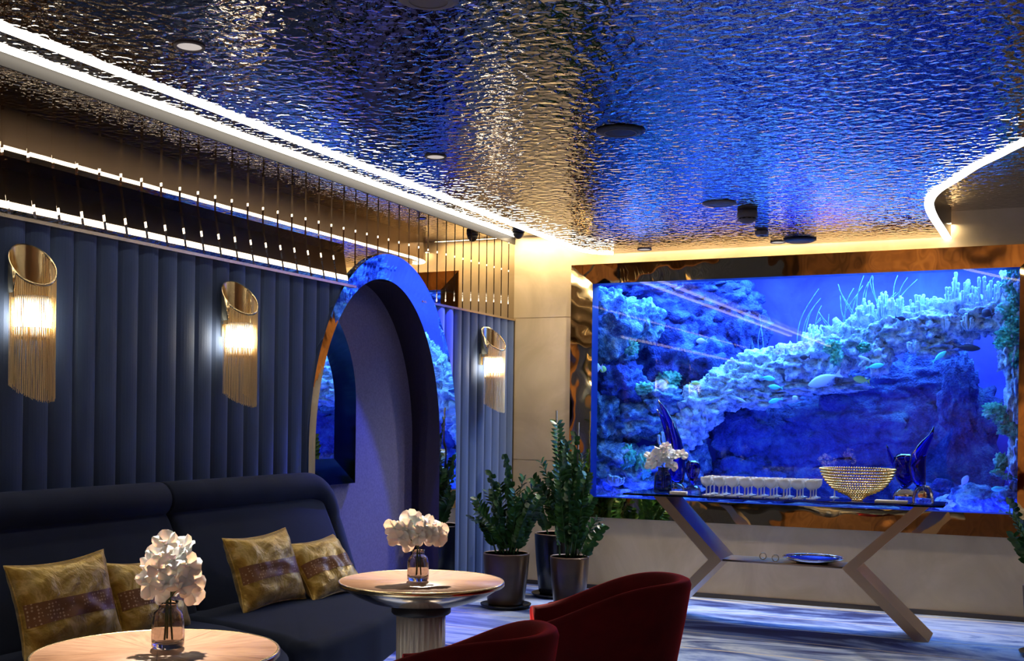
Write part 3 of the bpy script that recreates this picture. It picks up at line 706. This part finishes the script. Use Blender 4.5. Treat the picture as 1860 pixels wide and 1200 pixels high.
# ------------------------------------------------------------------ sofa
sofa = thing('banquette_sofa', 'dark navy upholstered banquette sofa with rolled top along the blue wall', 'sofa', (-3.6, 4.2, 0))
YS = 1.2
def Lx(p): return p
path = [(-3.89, YS, .985), (-3.89, 3, .985), (-3.89, 4.40, .985)]
b = MB()
def bolster(path, rad, b):
    b.tube(path, rad, 20)
    return b
shift(bolster([(-3.885, YS + .0, .985)] + [(-3.885, YS + (4.385 - YS) * q / 6, .985) for q in range(1, 6)] + [(-3.885, 4.375, .985), (-3.885, 4.385, .985)], [.085] * 6 + [.085, .078], b), sofa).build('top_roll', M['navy'], sofa)
pth = [(-3.885, 4.392, .985), (-3.885, 4.402, .985)] + [(-3.885, 4.402 + (5.60 - 4.402) * q / 5, .985) for q in range(1, 6)]
for q in range(1, 8):
    a = PI / 2 * q / 7; pth.append((-3.885 + .02 * q / 7, 5.60 + .20 * math.sin(a), .985 - .20 * (1 - math.cos(a))))
for q in range(1, 7): pth.append((-3.865 + .12 * q / 6, 5.80, .785 - .40 * q / 6))
rads = [.078, .085] + [.085] * 5 + [.087] * 7 + [.092 + .004 * q for q in range(6)]
shift(MB().tube(pth, rads, 20), sofa).build('end_roll', M['navy'], sofa)
def pad(y0, y1):
    b = MB()
    def fn(u, v):
        yy = y0 + (y1 - y0) * u; z = .36 + .575 * v
        x = -3.60 - .23 * v
        e = min(u, 1 - u) * (y1 - y0); ez = (1 - v) * .575
        rr = .05; sx_ = 0
        if e < rr: sx_ += (rr - math.sqrt(max(0, rr * rr - (rr - e) ** 2)))
        if ez < rr: sx_ += (rr - math.sqrt(max(0, rr * rr - (rr - ez) ** 2)))
        return (x - sx_ * .8 + .02 * math.sin(PI * v), yy, z)
    us = [0, .004, .01, .02, .035] ; 
    ul = [q / (y1 - y0) for q in (0, .003, .008, .016, .03, .05)]
    U = ul + [.15, .3, .5, .7, .85] + [1 - q for q in reversed(ul)]
    vl = [q / .575 for q in (0, .003, .008, .016, .03, .05)]
    V = [0, .2, .4, .6, .8] + [1 - q for q in reversed(vl)]
    vs = [fn(u, v) for v in V for u in U]; nu = len(U)
    fs = [(j * nu + i, j * nu + i + 1, (j + 1) * nu + i + 1, (j + 1) * nu + i) for j in range(len(V) - 1) for i in range(nu - 1)]
    # back side and closing faces
    nb_ = len(vs); vs += [(-3.97, y0, .36), (-3.97, y1, .36), (-3.97, y1, .935), (-3.97, y0, .935)]
    b.add(vs, fs)
    top = [(len(V) - 1) * nu + i for i in range(nu)]; lft = [j * nu for j in range(len(V))]; rgt = [j * nu + nu - 1 for j in range(len(V))]
    b.f.append(top[::-1] + [nb_ + 3, nb_ + 2][::1]); b.sm.append(False); b.mi.append(0)
    b.f.append(lft + [nb_ + 3, nb_]); b.sm.append(False); b.mi.append(0)
    b.f.append(rgt[::-1] + [nb_ + 1, nb_ + 2]); b.sm.append(False); b.mi.append(0)
    b.f.append([nb_, nb_ + 3, nb_ + 2, nb_ + 1]); b.sm.append(False); b.mi.append(0)
    return b
shift(pad(YS, 4.39), sofa).build('back_pad', M['navy'], sofa)
shift(pad(4.396, 5.72), sofa).build('back_pad', M['navy'], sofa)
def dense(poly, step=.06):
    out = []
    for i in range(len(poly)):
        a = Vector(poly[i]); c_ = Vector(poly[(i + 1) % len(poly)]); n = max(1, int((c_ - a).length / step))
        for k in range(n): out.append(tuple(a + (c_ - a) * k / n))
    return out
def chaikin(p, it=2):
    for _ in range(it):
        q = []
        for i in range(len(p)):
            a = Vector(p[i]); c_ = Vector(p[(i + 1) % len(p)]); q += [tuple(a * .75 + c_ * .25), tuple(a * .25 + c_ * .75)]
        p = q
    return p
s1 = [(-3.93, YS), (-2.78, YS), (-2.70, YS + .08), (-2.70, 3.72), (-2.74, 3.86), (-2.95, 4.06), (-3.3, 4.19), (-3.6, 4.24), (-3.93, 4.25)]
s2 = [(-3.93, 4.262), (-3.6, 4.252), (-3.3, 4.202), (-2.95, 4.072), (-2.80, 3.98), (-2.74, 4.02), (-2.72, 4.2), (-2.76, 4.6), (-2.86, 4.95), (-3.04, 5.26), (-3.28, 5.52), (-3.5, 5.70), (-3.7, 5.80), (-3.93, 5.82)]
shift(MB().rprism(dense(s1), .225, .455, .05, .01), sofa).build('seat_cushion', M['navy'], sofa)
shift(MB().rprism(dense(s2), .225, .455, .05, .01), sofa).build('seat_cushion', M['navy'], sofa)
bs = [(-3.93, YS), (-2.86, YS), (-2.86, 4.4), (-2.95, 4.85), (-3.15, 5.2), (-3.5, 5.55), (-3.93, 5.7)]
shift(MB().poly_prism(bs, .03, .235), sofa).build('plinth', M['navy'], sofa)
shift(MB().poly_prism([(x * .995 - .03 * 0, y) for x, y in bs][:], 0.0, .03), sofa).build('foot_rail', M['black'], sofa)

# ------------------------------------------------------------------ cushions
def pillow(loc, yawd, lean, rolld, a, bb, T, seed, lab):
    t_ = thing('cushion', lab, 'cushion', loc)
    Xl = Vector((0, 1, 0)); Yl = Vector((0, 0, 1)); Zl = Vector((1, 0, 0))
    m = Matrix((Xl, Yl, Zl)).transposed().to_4x4()
    t_.matrix_world = Matrix.Translation(loc) @ Matrix.Rotation(R(yawd), 4, 'Z') @ Matrix.Rotation(R(-lean), 4, 'Y') @ m @ Matrix.Rotation(R(rolld), 4, 'Z')
    off = Vector((seed * 5.1, 0, 0))
    def surf(u, v, s_, lift=0):
        x = a * u * (1 - .10 * (1 - v * v)); y = bb * v * (1 - .12 * (1 - u * u))
        th = T * max(0, (1 - u ** 4) * (1 - v ** 4)) ** .5
        e = max(abs(u), abs(v))
        wr = .014 * noise.noise(Vector((u * 3.2, v * 3.2, s_)) + off) * (1 - e ** 3) + .008 * math.sin(9 * (u * v) * 2 + seed) * abs(u * v) * (1 - e ** 6)
        return (x, y, s_ * (th + wr + lift))
    b = MB(); N = 28
    ew = lambda q: math.sin((q - .5) * PI)
    b.grid(N, N, lambda u, v: surf(ew(u), ew(v), 1)); b.grid(N, N, lambda u, v: surf(ew(1 - u), ew(v), -1))
    b.build('cover', M['satin'], t_)
    b = MB(); b.grid(40, 8, lambda u, v: surf(ew(u) * .985, -.30 + .46 * v, 1, .003)); 
    b.build('beaded_band', M['band'], t_, 'brown band with gold beads')
    # corner piping
    b = MB(); pts = []
    for k in range(80):
        q = k / 20
        if q < 1: u, v = -1 + 2 * q, -1
        elif q < 2: u, v = 1, -1 + 2 * (q - 1)
        elif q < 3: u, v = 1 - 2 * (q - 2), 1
        else: u, v = -1, 1 - 2 * (q - 3)
        p = surf(u, v, 1); pts.append((p[0], p[1], 0))
    b.tube(pts + pts[:1], .004, 6, False); b.build('piping', M['satin'], t_)
    return t_
pillow((-3.50, 3.42, .635), -3, 16, 2, .245, .195, .076, 1, 'gold satin cushion with a beaded brown band at the far left of the sofa')
pillow((-3.52, 3.90, .60), 4, 24, -3, .225, .175, .072, 2, 'gold satin cushion with a beaded band, partly hidden behind the near flower vase')
pillow((-3.47, 4.68, .635), -4, 20, 2, .235, .190, .076, 3, 'gold satin cushion with beaded band, left of the pair at the right sofa end')
pillow((-3.42, 5.12, .60), -6, 36, 3, .215, .175, .072, 4, 'gold satin cushion leaning far back, rightmost on the sofa')

# ------------------------------------------------------------------ tables
def table(x, y, rz, lab):
    t_ = thing('round_table', lab, 'table', (x, y, 0), rz)
    MB().lathe([(.0001, .742), (.322, .742), (.322, .752), (.0001, .752)], 72).build('veneer_top', M['veneer'], t_)
    MB().lathe([(.322, .7525), (.328, .7525), (.331, .748), (.331, .737), (.326, .733), (.318, .733), (.318, .742), (.322, .742)], 72, closed=True).build('brass_rim', M['brass'], t_)
    MB().lathe([(.317, .741), (.31, .728), (.27, .702), (.21, .675), (.15, .66), (.105, .656), (.0001, .656)], 72).build('dish_underside', M['underdish'], t_)
    MB().lathe([(.112, .655), (.118, .652), (.118, .628), (.112, .622), (.0001, .622)], 48).build('collar', M['black'], t_)
    MB().lathe([(.100, .622), (.100, .03)], 192, flute=lambda a: 1 - .055 * abs(math.sin(a * 14)) ** .6).build('fluted_column', M['col_metal'], t_)
    MB().lathe([(.0001, 0), (.20, 0), (.205, .008), (.2, .02), (.13, .03), (.0001, .032)], 60).build('base_plate', M['col_metal'], t_)
    return t_
T1 = table(-2.178, 2.456, R(20), 'round wooden topped pedestal table at the bottom left, nearest the viewer')
T2 = table(-2.211, 4.003, R(62), 'round wooden topped pedestal table with fluted column beside the sofa end')

def vase(x, y, z, sc_, m, lab, water=True):
    t_ = thing('flower_vase', lab, 'vase', (x, y, z))
    s = sc_
    prof = [(.0001, .0), (.036 * s, .0), (.043 * s, .006), (.044 * s, .03 * s), (.042 * s, .08 * s), (.037 * s, .098 * s), (.026 * s, .106 * s), (.024 * s, .118 * s), (.027 * s, .126 * s),
            (.0245 * s, .126 * s), (.0215 * s, .118 * s), (.0235 * s, .107 * s), (.033 * s, .096 * s), (.038 * s, .074 * s), (.0405 * s, .03 * s), (.038 * s, .018), (.0001, .014)]
    MB().lathe(prof, 40).build('glass_body', m, t_)
    return t_
PET = [[(-.1, .0), (.35, .45), (.75, .52), (1, .2)], ]
def blossom(b, c, d, s, rr):
    d = Vector(d).normalized(); up = Vector((0, 0, 1)) if abs(d.z) < .9 else Vector((1, 0, 0))
    x = d.cross(up).normalized(); y = x.cross(d).normalized(); tw = rr.uniform(0, 2 * PI)
    c = Vector(c)
    for k, (ang, L_, W_) in enumerate(((90, 1, .42), (210, .95, .42), (330, .95, .42), (20, 1.05, .66), (160, 1.05, .66))):
        a = R(ang) + tw * .2; e = x * math.cos(a) + y * math.sin(a); f = d.cross(e)
        rows = []
        for i in range(6):
            q = i / 5; wdt = W_ * max(.05, 1 - (abs(2 * q - 1.25) / 1.27) ** 2.4) * (.75 if i == 5 else 1)
            rows.append((q, wdt))
        vs = []
        for sd_ in (0.0, .0012):
            for (q, wdt) in rows:
                for j in (-1, -.5, 0, .5, 1):
                    lift = .35 * q * q * (1 if k < 3 else .6) + .12 * (1 - j * j) * q - .10 * abs(j)
                    vs.append(c + (e * (q * L_) + f * (j * wdt) - d * (lift * -1 + .0)) * s - d * sd_)
        fs = []
        for o_ in (0, 30):
            for i in range(5):
                for j in range(4):
                    q0 = o_ + i * 5 + j; fs.append((q0, q0 + 1, q0 + 6, q0 + 5) if o_ == 0 else (q0, q0 + 5, q0 + 6, q0 + 1))
        b.add(vs, fs)
    for sg in (-.3, .3):
        b.tube([c, c + (d * .3 + x * sg * .4) * s, c + (d * .45 + x * sg) * s], [s * .12, s * .13, s * .04], 6)
def orchids(x, y, z, vsc, spots, s, lab, seed):
    t_ = thing('orchid_bouquet', lab, 'flowers', (x, y, z)); rr = random.Random(seed)
    for i in range(3):
        a = 2 * PI * i / 3 + .4; tp = spots[(i * 4) % len(spots)]
        b = MB(); b.tube([(.012 * math.cos(a), .012 * math.sin(a), .02), (.008 * math.cos(a), .008 * math.sin(a), .07 * vsc), (0.006 * math.cos(a), .006 * math.sin(a), .125 * vsc), (tp[0] * .35, tp[1] * .35, .125 * vsc + (tp[2] - .125 * vsc) * .5), (tp[0] * .75, tp[1] * .75, tp[2] - .01)], .0028, 6)
        b.build('stem', M['stem'], t_)
    for (px, py, pz) in spots:
        b = MB(); d = Vector((px * 1.2 + .25 + rr.uniform(-.3, .3), py - .45 + rr.uniform(-.3, .3), (pz - .19) * 3 + rr.uniform(-.2, .4)))
        blossom(b, (px, py, pz), d, s * rr.uniform(.85, 1.1), rr); b.build('blossom', M['petal'], t_)
    return t_
random.seed(5)
vase(-2.18, 2.50, .753, 1.02, M['vase_glass'], 'smoky brown glass vase on the table nearest the viewer')
# spots are relative to the vase foot: right vector is about (.91,.41)
def rs(lst): return [(a * .91 - dpt * .41, a * .41 + dpt * .91, h) for a, dpt, h in lst]
sp1 = rs([(-.01, 0, .285), (.035, .01, .275), (-.035, .02, .245), (.02, -.02, .245), (.05, 0, .225), (-.06, 0, .215), (-.015, -.03, .215), (.03, .03, .205), (.065, -.01, .185), (-.05, -.02, .175), (-.02, .03, .185), (.04, -.03, .17), (-.035, .0, .15), (.0, -.04, .18), (.055, .02, .155)])
orchids(-2.18, 2.50, .755, 1.02, sp1, .040, 'white orchid blossoms in the vase on the table nearest the viewer', 3)
vase(-2.215, 3.98, .753, .98, M['vase_glass'], 'smoky brown glass vase on the table beside the sofa end')
sp2 = rs([(-.095, 0, .205), (-.07, .02, .19), (-.075, -.02, .165), (-.045, -.02, .205), (-.03, .02, .235), (-.015, 0, .215), (-.04, 0, .16), (0, -.03, .18), (.03, .01, .225), (.02, -.03, .2), (.055, 0, .215), (.05, -.02, .185), (.08, .01, .195), (.075, -.01, .175), (-.055, .02, .145), (.02, .02, .16)])
orchids(-2.215, 3.98, .755, .98, sp2, .042, 'spreading white orchid blossoms in the vase beside the sofa end', 8)

# ------------------------------------------------------------------ red chairs
def tub_chair(x, y, phi, lab):
    t_ = thing('tub_chair', lab, 'armchair', (x, y, 0), phi, 'red velvet tub chairs')
    rx, ry, z0, z1, e = .401, .290, .826, .667, 2.73
    TM = R(125); N = 60
    def rim(a): w_ = (1 - math.cos(abs(a) / TM * PI)) / 2; return z0 + (z1 - z0) * w_ ** e
    def pt(a, s_, z): return (rx * s_ * math.cos(a), ry * s_ * math.sin(a), z)
    prof = lambda zr: [(.70, .20), (.76, .30), (.86, .48), (.955, zr - .14), (.99, zr - .05), (1.0, zr - .022), (.985, zr - .006), (.95, zr), (.90, zr - .004), (.865, zr - .02), (.85, zr - .06), (.80, .50), (.74, .36), (.68, .22)]
    m = len(prof(.8)); vs = []
    for i in range(N + 1):
        a = -TM + 2 * TM * i / N
        for s_, z in prof(rim(a)): vs.append(pt(a, s_, z))
    fs = [(i * m + k, (i + 1) * m + k, (i + 1) * m + (k + 1) % m, i * m + (k + 1) % m) for i in range(N) for k in range(m)]
    fs += [tuple(range(m)), tuple(range(N * m + m - 1, N * m - 1, -1))]
    MB().add(vs, fs).build('backrest', M['red'], t_)
    el = [(rx * .80 * math.cos(2 * PI * k / 40) - .01, ry * .82 * math.sin(2 * PI * k / 40)) for k in range(40)]
    MB().rprism(el, .30, .45, .045, .015).build('seat_cushion', M['red'], t_)
    el = [(rx * .74 * math.cos(2 * PI * k / 40) - .01, ry * .74 * math.sin(2 * PI * k / 40)) for k in range(40)]
    MB().rprism(el, .19, .298, .02).build('seat_frame', M['red'], t_)
    for sx_, sy_ in ((1, 1), (1, -1), (-1, 1), (-1, -1)):
        MB().tube([(sx_ * .17, sy_ * .13, .19), (sx_ * .21, sy_ * .165, .0)], [.014, .009], 10).build('leg', M['brass'], t_)
    return t_
tub_chair(-1.519, 3.978, .266, 'red velvet tub chair seen from behind beside the far table')
tub_chair(-1.57, 2.863, -.059, 'red velvet tub chair at the bottom edge, nearer the viewer')

# ------------------------------------------------------------------ potted plants
def leaf_frond(b, base, tip, nl, size, rr, bend=.06):
    base = Vector(base); tip = Vector(tip); side = Vector((rr.uniform(-1, 1), rr.uniform(-1, 1), 0)).normalized()
    pts = []
    for i in range(9):
        q = i / 8; pts.append(base + (tip - base) * q + Vector((tip.x - base.x, tip.y - base.y, 0)) * (q * q - q) * .8 + side * bend * math.sin(PI * q) * .3)
    b.tube(pts, [.007 - .0006 * i for i in range(9)], 6)
    for k in range(nl):
        q = .22 + .78 * k / (nl - 1); f = q * 8; i = min(7, int(f)); p = pts[i].lerp(pts[i + 1], f - i)
        t_ = (pts[i + 1] - pts[i]).normalized()
        s_ = side if abs(t_.dot(side)) < .9 else Vector((1, 0, 0))
        out = (s_ - t_ * s_.dot(t_)).normalized(); nrm = t_.cross(out)
        tw = rr.uniform(-.5, .5)
        for sg in (1, -1):
            o_ = (out * sg * math.cos(tw) + nrm * math.sin(tw) + t_ * .75).normalized(); L_ = size * (1 - .35 * abs(q - .55)) * rr.uniform(.85, 1.1)
            w_ = t_.cross(o_).cross(o_).normalized(); up_ = o_.cross(w_).normalized()
            wv = up_ * .6 + w_ * .8; wv = (wv - o_ * wv.dot(o_)).normalized(); nn = o_.cross(wv)
            rows = [(0, .03), (.2, .26), (.45, .33), (.7, .25), (.9, .10), (1, .01)]; vs = []
            for (z_, wd) in rows:
                c_ = p + o_ * (L_ * z_) - nn * L_ * .12 * z_ * z_
                vs += [c_ - wv * L_ * wd + nn * L_ * .05, c_, c_ + wv * L_ * wd + nn * L_ * .05]
            fs = []
            for j in range(5):
                for h_ in range(2): fs.append((j * 3 + h_, j * 3 + h_ + 1, j * 3 + h_ + 4, j * 3 + h_ + 3))
            b.add(vs, fs)
def plant(x, y, pot_r, pot_h, tips, lab, seed, pm='pot', size=.075, stakes=(), saucer=True, rimm=True):
    t_ = thing('potted_plant', lab, 'plant', (x, y, 0)); rr = random.Random(seed); z0 = .022 if saucer else 0
    if saucer: MB().lathe([(.0001, 0), (pot_r * .95, 0), (pot_r * 1.08, .018), (pot_r * 1.1, .03), (pot_r * 1.06, .03), (pot_r * .98, .021), (.0001, .021)], 48).build('saucer', M['pot_black'], t_)
    r = pot_r
    MB().lathe([(.0001, z0), (r * .74, z0), (r * .80, z0 + .02), (r * .93, pot_h * .55), (r * .985, pot_h * .85), (r, pot_h - .012), (r * .995, pot_h - .004)], 56).build('pot', M[pm], t_)
    MB().lathe([(r * .995, pot_h - .004), (r * .98, pot_h), (r * .93, pot_h), (r * .91, pot_h - .006), (r * .91, pot_h - .05)], 56).build('pot_rim', M['rim'] if rimm else M[pm], t_)
    MB().lathe([(.0001, pot_h - .03), (r * .90, pot_h - .035)], 40).build('soil', M['soil'], t_)
    for i, (tx, ty, tz) in enumerate(tips):
        a = rr.uniform(0, 2 * PI); rd = r * rr.uniform(.1, .6)
        b = MB(); leaf_frond(b, (rd * math.cos(a) * .6 + tx * .25, rd * math.sin(a) * .6 + ty * .25, pot_h - .04), (tx, ty, tz), 12 + int((tz - pot_h) * 12), size, rr)
        b.build('frond', M['leaf'], t_)
    for (sx_, sy_, sz_) in stakes:
        MB().tube([(sx_ * .7, sy_, pot_h - .05), (sx_, sy_, sz_)], .0075, 8).build('support_stake', M['black'], t_, 'thin black support stake')
    return t_
def tipsr(lst): return [(a * .91 - d * .41, a * .41 + d * .91, h) for a, d, h in lst]
plant(-3.56, 7.74, .172, .405, tipsr([(-.02, 0, 1.10), (.12, .03, .95), (.20, 0, .90), (-.12, .02, .98), (-.22, 0, .80), (-.20, -.08, .70), (.06, -.08, .86), (-.06, -.08, .80), (.16, -.06, .74), (-.14, .1, .84), (.24, .02, .80), (-.27, .02, .66), (0, .08, .95), (.10, .1, .78), (-.05, .03, .9), (.2, .08, .66)]),
      'potted plant in a brown glazed pot, leftmost of the cluster by the blue wall', 1)
plant(-3.42, 8.42, .19, .50, tipsr([(-.02, 0, 1.36), (-.14, .02, 1.05), (-.20, 0, .92), (.05, 0, 1.2), (.10, .02, 1.1), (-.22, -.03, .78), (.0, .05, 1.0), (.14, .03, .95), (-.08, -.05, .95), (.1, -.05, .85)]),
      'tall potted plant in a dark pot at the back of the cluster by the column', 2, 'pot_black', .08, [(-.03, 0, 1.47)])
plant(-3.13, 7.93, .145, .385, tipsr([(.03, 0, 1.28), (-.04, 0, 1.22), (.09, .02, 1.12), (.0, .05, 1.12), (.12, 0, .98), (-.08, 0, 1.0), (.16, -.02, .80), (.20, 0, .66), (.05, -.05, 1.02), (-.1, .05, .88), (.08, .06, .86), (-.02, -.06, .9), (.13, .04, .9), (.24, -.02, .60)]),
      'tall leafy plant in a brown pot before the cream wall, rightmost of the cluster', 3, 'pot', .075, [(.05, .02, 1.38)])
plant(.115, 7.66, .17, .43, tipsr([(-.26, 0, .86), (-.22, .03, .72), (-.1, 0, .95), (-.18, -.05, 1.0), (0, .05, 1.1), (.1, 0, 1.0), (-.24, .06, .92), (.2, 0, .9), (-.12, -.08, .68), (.05, -.05, .85), (-.05, .1, 1.0)]),
      'potted plant in a brown pot at the right edge, right of the glass table', 4)

# ------------------------------------------------------------------ console table
ct = thing('console_table', 'console table with a smoked glass top and angled brushed steel legs before the aquarium', 'table', (-1.56, 7.98, 0))
shift(MB().rprism([(-2.66, 7.76), (-.52, 7.76), (-.52, 8.20), (-2.66, 8.20)], .868, .882, .003), ct).build('glass_top', M['tabletop_glass'], ct)
def kleg(xt, xj, xf, y0, y1):
    b = MB(); w_ = .045
    pts = [(xt, .866), (xj, .44), (xf, 0)]; sgn = 1 if xj > xt else -1
    L_ = [(xt - w_, .866), (xj - w_ * 1.05, .44), (xf - w_, 0)]; R_ = [(xt + w_, .866), (xj + w_ * 1.05, .44), (xf + w_, 0)]
    vs = [(x, y0, z) for x, z in L_] + [(x, y0, z) for x, z in R_] + [(x, y1, z) for x, z in L_] + [(x, y1, z) for x, z in R_]
    fs = []
    for i in range(2):
        fs += [(i, i + 1, 3 + i + 1, 3 + i)[::-1], (6 + i, 6 + i + 1, 9 + i + 1, 9 + i), (i, i + 1, 7 + i, 6 + i), (3 + i, 9 + i, 10 + i, 4 + i)]
    fs += [(0, 3, 9, 6), (2, 8, 11, 5)]
    return b.add(vs, fs, False)
shift(kleg(-2.405, -2.00, -2.42, 7.80, 8.16), ct).build('leg', M['steel'], ct)
shift(kleg(-.655, -1.10, -.645, 7.80, 8.16), ct).build('leg', M['steel'], ct)
shift(MB().rprism([(-1.96, 7.84), (-1.14, 7.84), (-1.14, 8.12), (-1.96, 8.12)], .432, .446, .003), ct).build('shelf', M['steel'], ct)

ZT_ = .883
# coupe glasses
gp = [(.0001, 0), (.030, 0), (.033, .002), (.030, .005), (.008, .009), (.005, .02), (.0045, .05), (.007, .062), (.022, .070), (.035, .082), (.041, .10), (.0428, .128), (.0413, .128), (.0385, .10), (.033, .086), (.02, .076), (.0001, .074)]
mg = MB().lathe(gp, 20, flute=lambda a: 1 + .025 * math.cos(a * 10))
g0 = mg.build('coupe_glass', M['crystal'])
first = True
def place_glass(x, y, lab, grp):
    global first
    o = g0 if first else g0.copy()
    if not first: COL.objects.link(o)
    first = False
    o.location = (x, y, ZT_); o.rotation_euler = (0, 0, x * 7); tag(o, lab, 'glass', grp); return o
ORD = ['first', 'second', 'third', 'fourth', 'fifth']
for gi, xs, nc in ((0, -2.078, 5), (1, -1.632, 4)):
    side = ('left', 'right')[gi]
    for r_ in range(3):
        for c_ in range(nc):
            place_glass(xs + c_ * .0895, 7.85 + r_ * .105, 'cut coupe glass, %s row of the %s group, %s from left' % (('front', 'middle', 'back')[r_], side, ORD[c_]), 'coupe glasses in the %s group' % side)
place_glass(-1.25, 8.13, 'single clear coupe glass behind the left rim of the gold bowl', None)
# gold beaded bowl
gb = thing('beaded_bowl', 'wide gold beaded bowl on a narrow foot on the glass table', 'bowl', (-1.068, 7.90, ZT_))
prof = [(.030, .005), (.05, .028), (.085, .046), (.125, .062), (.162, .085), (.19, .112), (.212, .142), (.23, .175), (.241, .21)]
b = MB(); V1, F1 = ico(1)
rows = 15
for j in range(rows):
    f_ = j / (rows - 1) * (len(prof) - 1); i = min(len(prof) - 2, int(f_)); r_ = prof[i][0] + (prof[i + 1][0] - prof[i][0]) * (f_ - i); z_ = prof[i][1] + (prof[i + 1][1] - prof[i][1]) * (f_ - i)
    cnt = max(8, int(2 * PI * r_ / .0165))
    for k in range(cnt):
        a = 2 * PI * (k + .5 * (j % 2)) / cnt
        b.add([(r_ * math.cos(a) + v.x * .0078, r_ * math.sin(a) + v.y * .0078, z_ + v.z * .0078) for v in V1], F1)
b.build('beaded_shell', M['gold_bead'], gb)
MB().lathe([(.0001, 0), (.034, 0), (.034, .004), (.018, .01), (.02, .02), (.0001, .02)], 24).build('foot', M['gold_bead'], gb)
# console vase with orchids
vase(-2.41, 7.90, ZT_, 1.45, M['dark_glass'], 'dark green glass vase at the left end of the glass table')
sp3 = rs([(-.10, 0, .26), (-.08, .02, .22), (-.05, -.02, .27), (-.02, .01, .32), (.02, 0, .33), (.0, -.03, .28), (.04, .01, .30), (.05, -.02, .26), (-.04, 0, .22), (.03, 0, .22), (.09, 0, .27), (.13, -.01, .27), (-.09, -.02, .19), (.06, 0, .19), (.01, -.03, .24)])
orchids(-2.41, 7.90, ZT_ + .002, 1.45, sp3, .042, 'creamy white orchids in the dark vase on the glass table', 11)
# blue glass sculptures
def crystal_dome(t_, r, h):
    b = MB(); pr = [(.0001, 0), (r, 0)]
    for k in range(1, 9):
        q = k / 8; pr.append((r * math.cos(q * PI / 2 * .82) * (1 + .03 * (k % 2)), h * math.sin(q * PI / 2)))
    pr.append((.0001, h)); b.lathe(pr, 32, flute=lambda a: 1 + .02 * math.cos(a * 16)); b.build('crystal_base', M['clear_glass'], t_, 'ribbed clear crystal base')
t_ = thing('glass_horn', 'tall curved cobalt blue glass horn behind the orchids on the glass table', 'sculpture', (-2.36, 8.08, ZT_))
crystal_dome(t_, .06, .07)
b = MB(); b.tube([(0, 0, .068), (0, 0, .14), (-.004, 0, .25), (-.02, 0, .37), (-.055, 0, .49), (-.10, 0, .59), (-.145, 0, .665)], [.045, .062, .060, .05, .036, .02, .003], 20)
b.build('horn', M['blue_glass'], t_, 'cobalt blue glass')
b = MB(); b.tube([(-.03, -.045, .30), (-.06, -.04, .42), (-.10, -.03, .52), (-.15, -.02, .60)], [.02, .024, .016, .003], 14); b.build('horn_tip', M['blue_glass'], t_, 'second cobalt blue tip')
t_ = thing('glass_bud', 'small cobalt blue glass bud on a crystal foot right of the orchids', 'sculpture', (-2.215, 7.98, ZT_))
crystal_dome(t_, .062, .06)
b = MB(); b.lathe([(.008, .06), (.012, .075), (.028, .10), (.048, .15), (.054, .185), (.048, .215), (.03, .235), (.024, .225), (.038, .19), (.03, .12), (.0001, .09)], 24, flute=lambda a: 1 + .08 * math.cos(a * 4)); b.build('bud', M['blue_glass'], t_, 'cobalt blue glass')
t_ = thing('glass_pitcher', 'round cobalt blue glass vessel with a raised spike behind the gold bowl', 'sculpture', (-.785, 8.10, ZT_))
crystal_dome(t_, .08, .085)
b = MB(); b.lathe([(.012, .086), (.03, .10), (.062, .14), (.082, .19), (.086, .24), (.076, .29), (.055, .315), (.046, .31), (.066, .26), (.07, .2), (.05, .14), (.0001, .105)], 28, flute=lambda a: 1 + .05 * math.cos(a * 3)); b.build('body', M['blue_glass'], t_, 'cobalt blue glass')
b = MB(); b.tube([(-.055, 0, .22), (-.085, 0, .27), (-.108, 0, .33), (-.122, 0, .375)], [.02, .02, .009, .002], 12); b.build('spike', M['blue_glass'], t_, 'slim violet blue glass spike')
t_ = thing('glass_leaf', 'tall pointed cobalt glass leaf on a crystal base, right end of the glass table', 'sculpture', (-.66, 7.98, ZT_))
crystal_dome(t_, .068, .115)
b = MB(); b.tube([(-.01, 0, .11), (-.03, 0, .16), (-.04, 0, .24), (-.03, 0, .31), (.005, 0, .38), (.045, 0, .44), (.062, 0, .50)], [.03, .048, .056, .05, .034, .016, .002], 20)
b.build('leaf', M['blue_glass'], t_, 'cobalt blue glass')
# linens and rings
def linen(x, y, w_, d_, h, lab):
    t_ = MB().rprism([(-w_, -d_), (w_, -d_), (w_, d_), (-w_, d_)], 0, h, .004).build('folded_napkins', M['napkin']); t_.location = (x, y, ZT_); tag(t_, lab, 'napkins')
linen(-2.27, 7.82, .055, .035, .022, 'small pile of folded white napkins left of the coupe glasses')
linen(-.845, 7.85, .10, .045, .016, 'flat pile of white napkins right of the gold bowl')
tr = thing('silver_tray', 'round silver tray on the low steel shelf of the glass table', 'tray', (-1.36, 7.96, .448))
MB().lathe([(.0001, 0), (.10, 0), (.17, .018), (.20, .030), (.204, .033), (.2, .035), (.165, .023), (.095, .006), (.0001, .006)], 56).build('dish', M['chrome'], tr)
MB().lathe([(.196, .0305), (.206, .034), (.205, .039), (.196, .037)], 56, closed=True).build('raised_rim', M['chrome'], tr)
for (x, y, lab) in ((-1.70, 7.95, 'brass napkin ring on the low shelf, farthest left'), (-1.60, 7.88, 'brass napkin ring on the low shelf beside the tray')):
    b = MB(); pts = [(.022 * math.cos(2 * PI * k / 24), 0, .024 + .022 * math.sin(2 * PI * k / 24)) for k in range(25)]
    b.tube(pts, .0035, 8, False); o = b.build('napkin_ring', M['brass']); o.location = (x, y, .4465); o.rotation_euler = (0, 0, .3); tag(o, lab, 'ring')
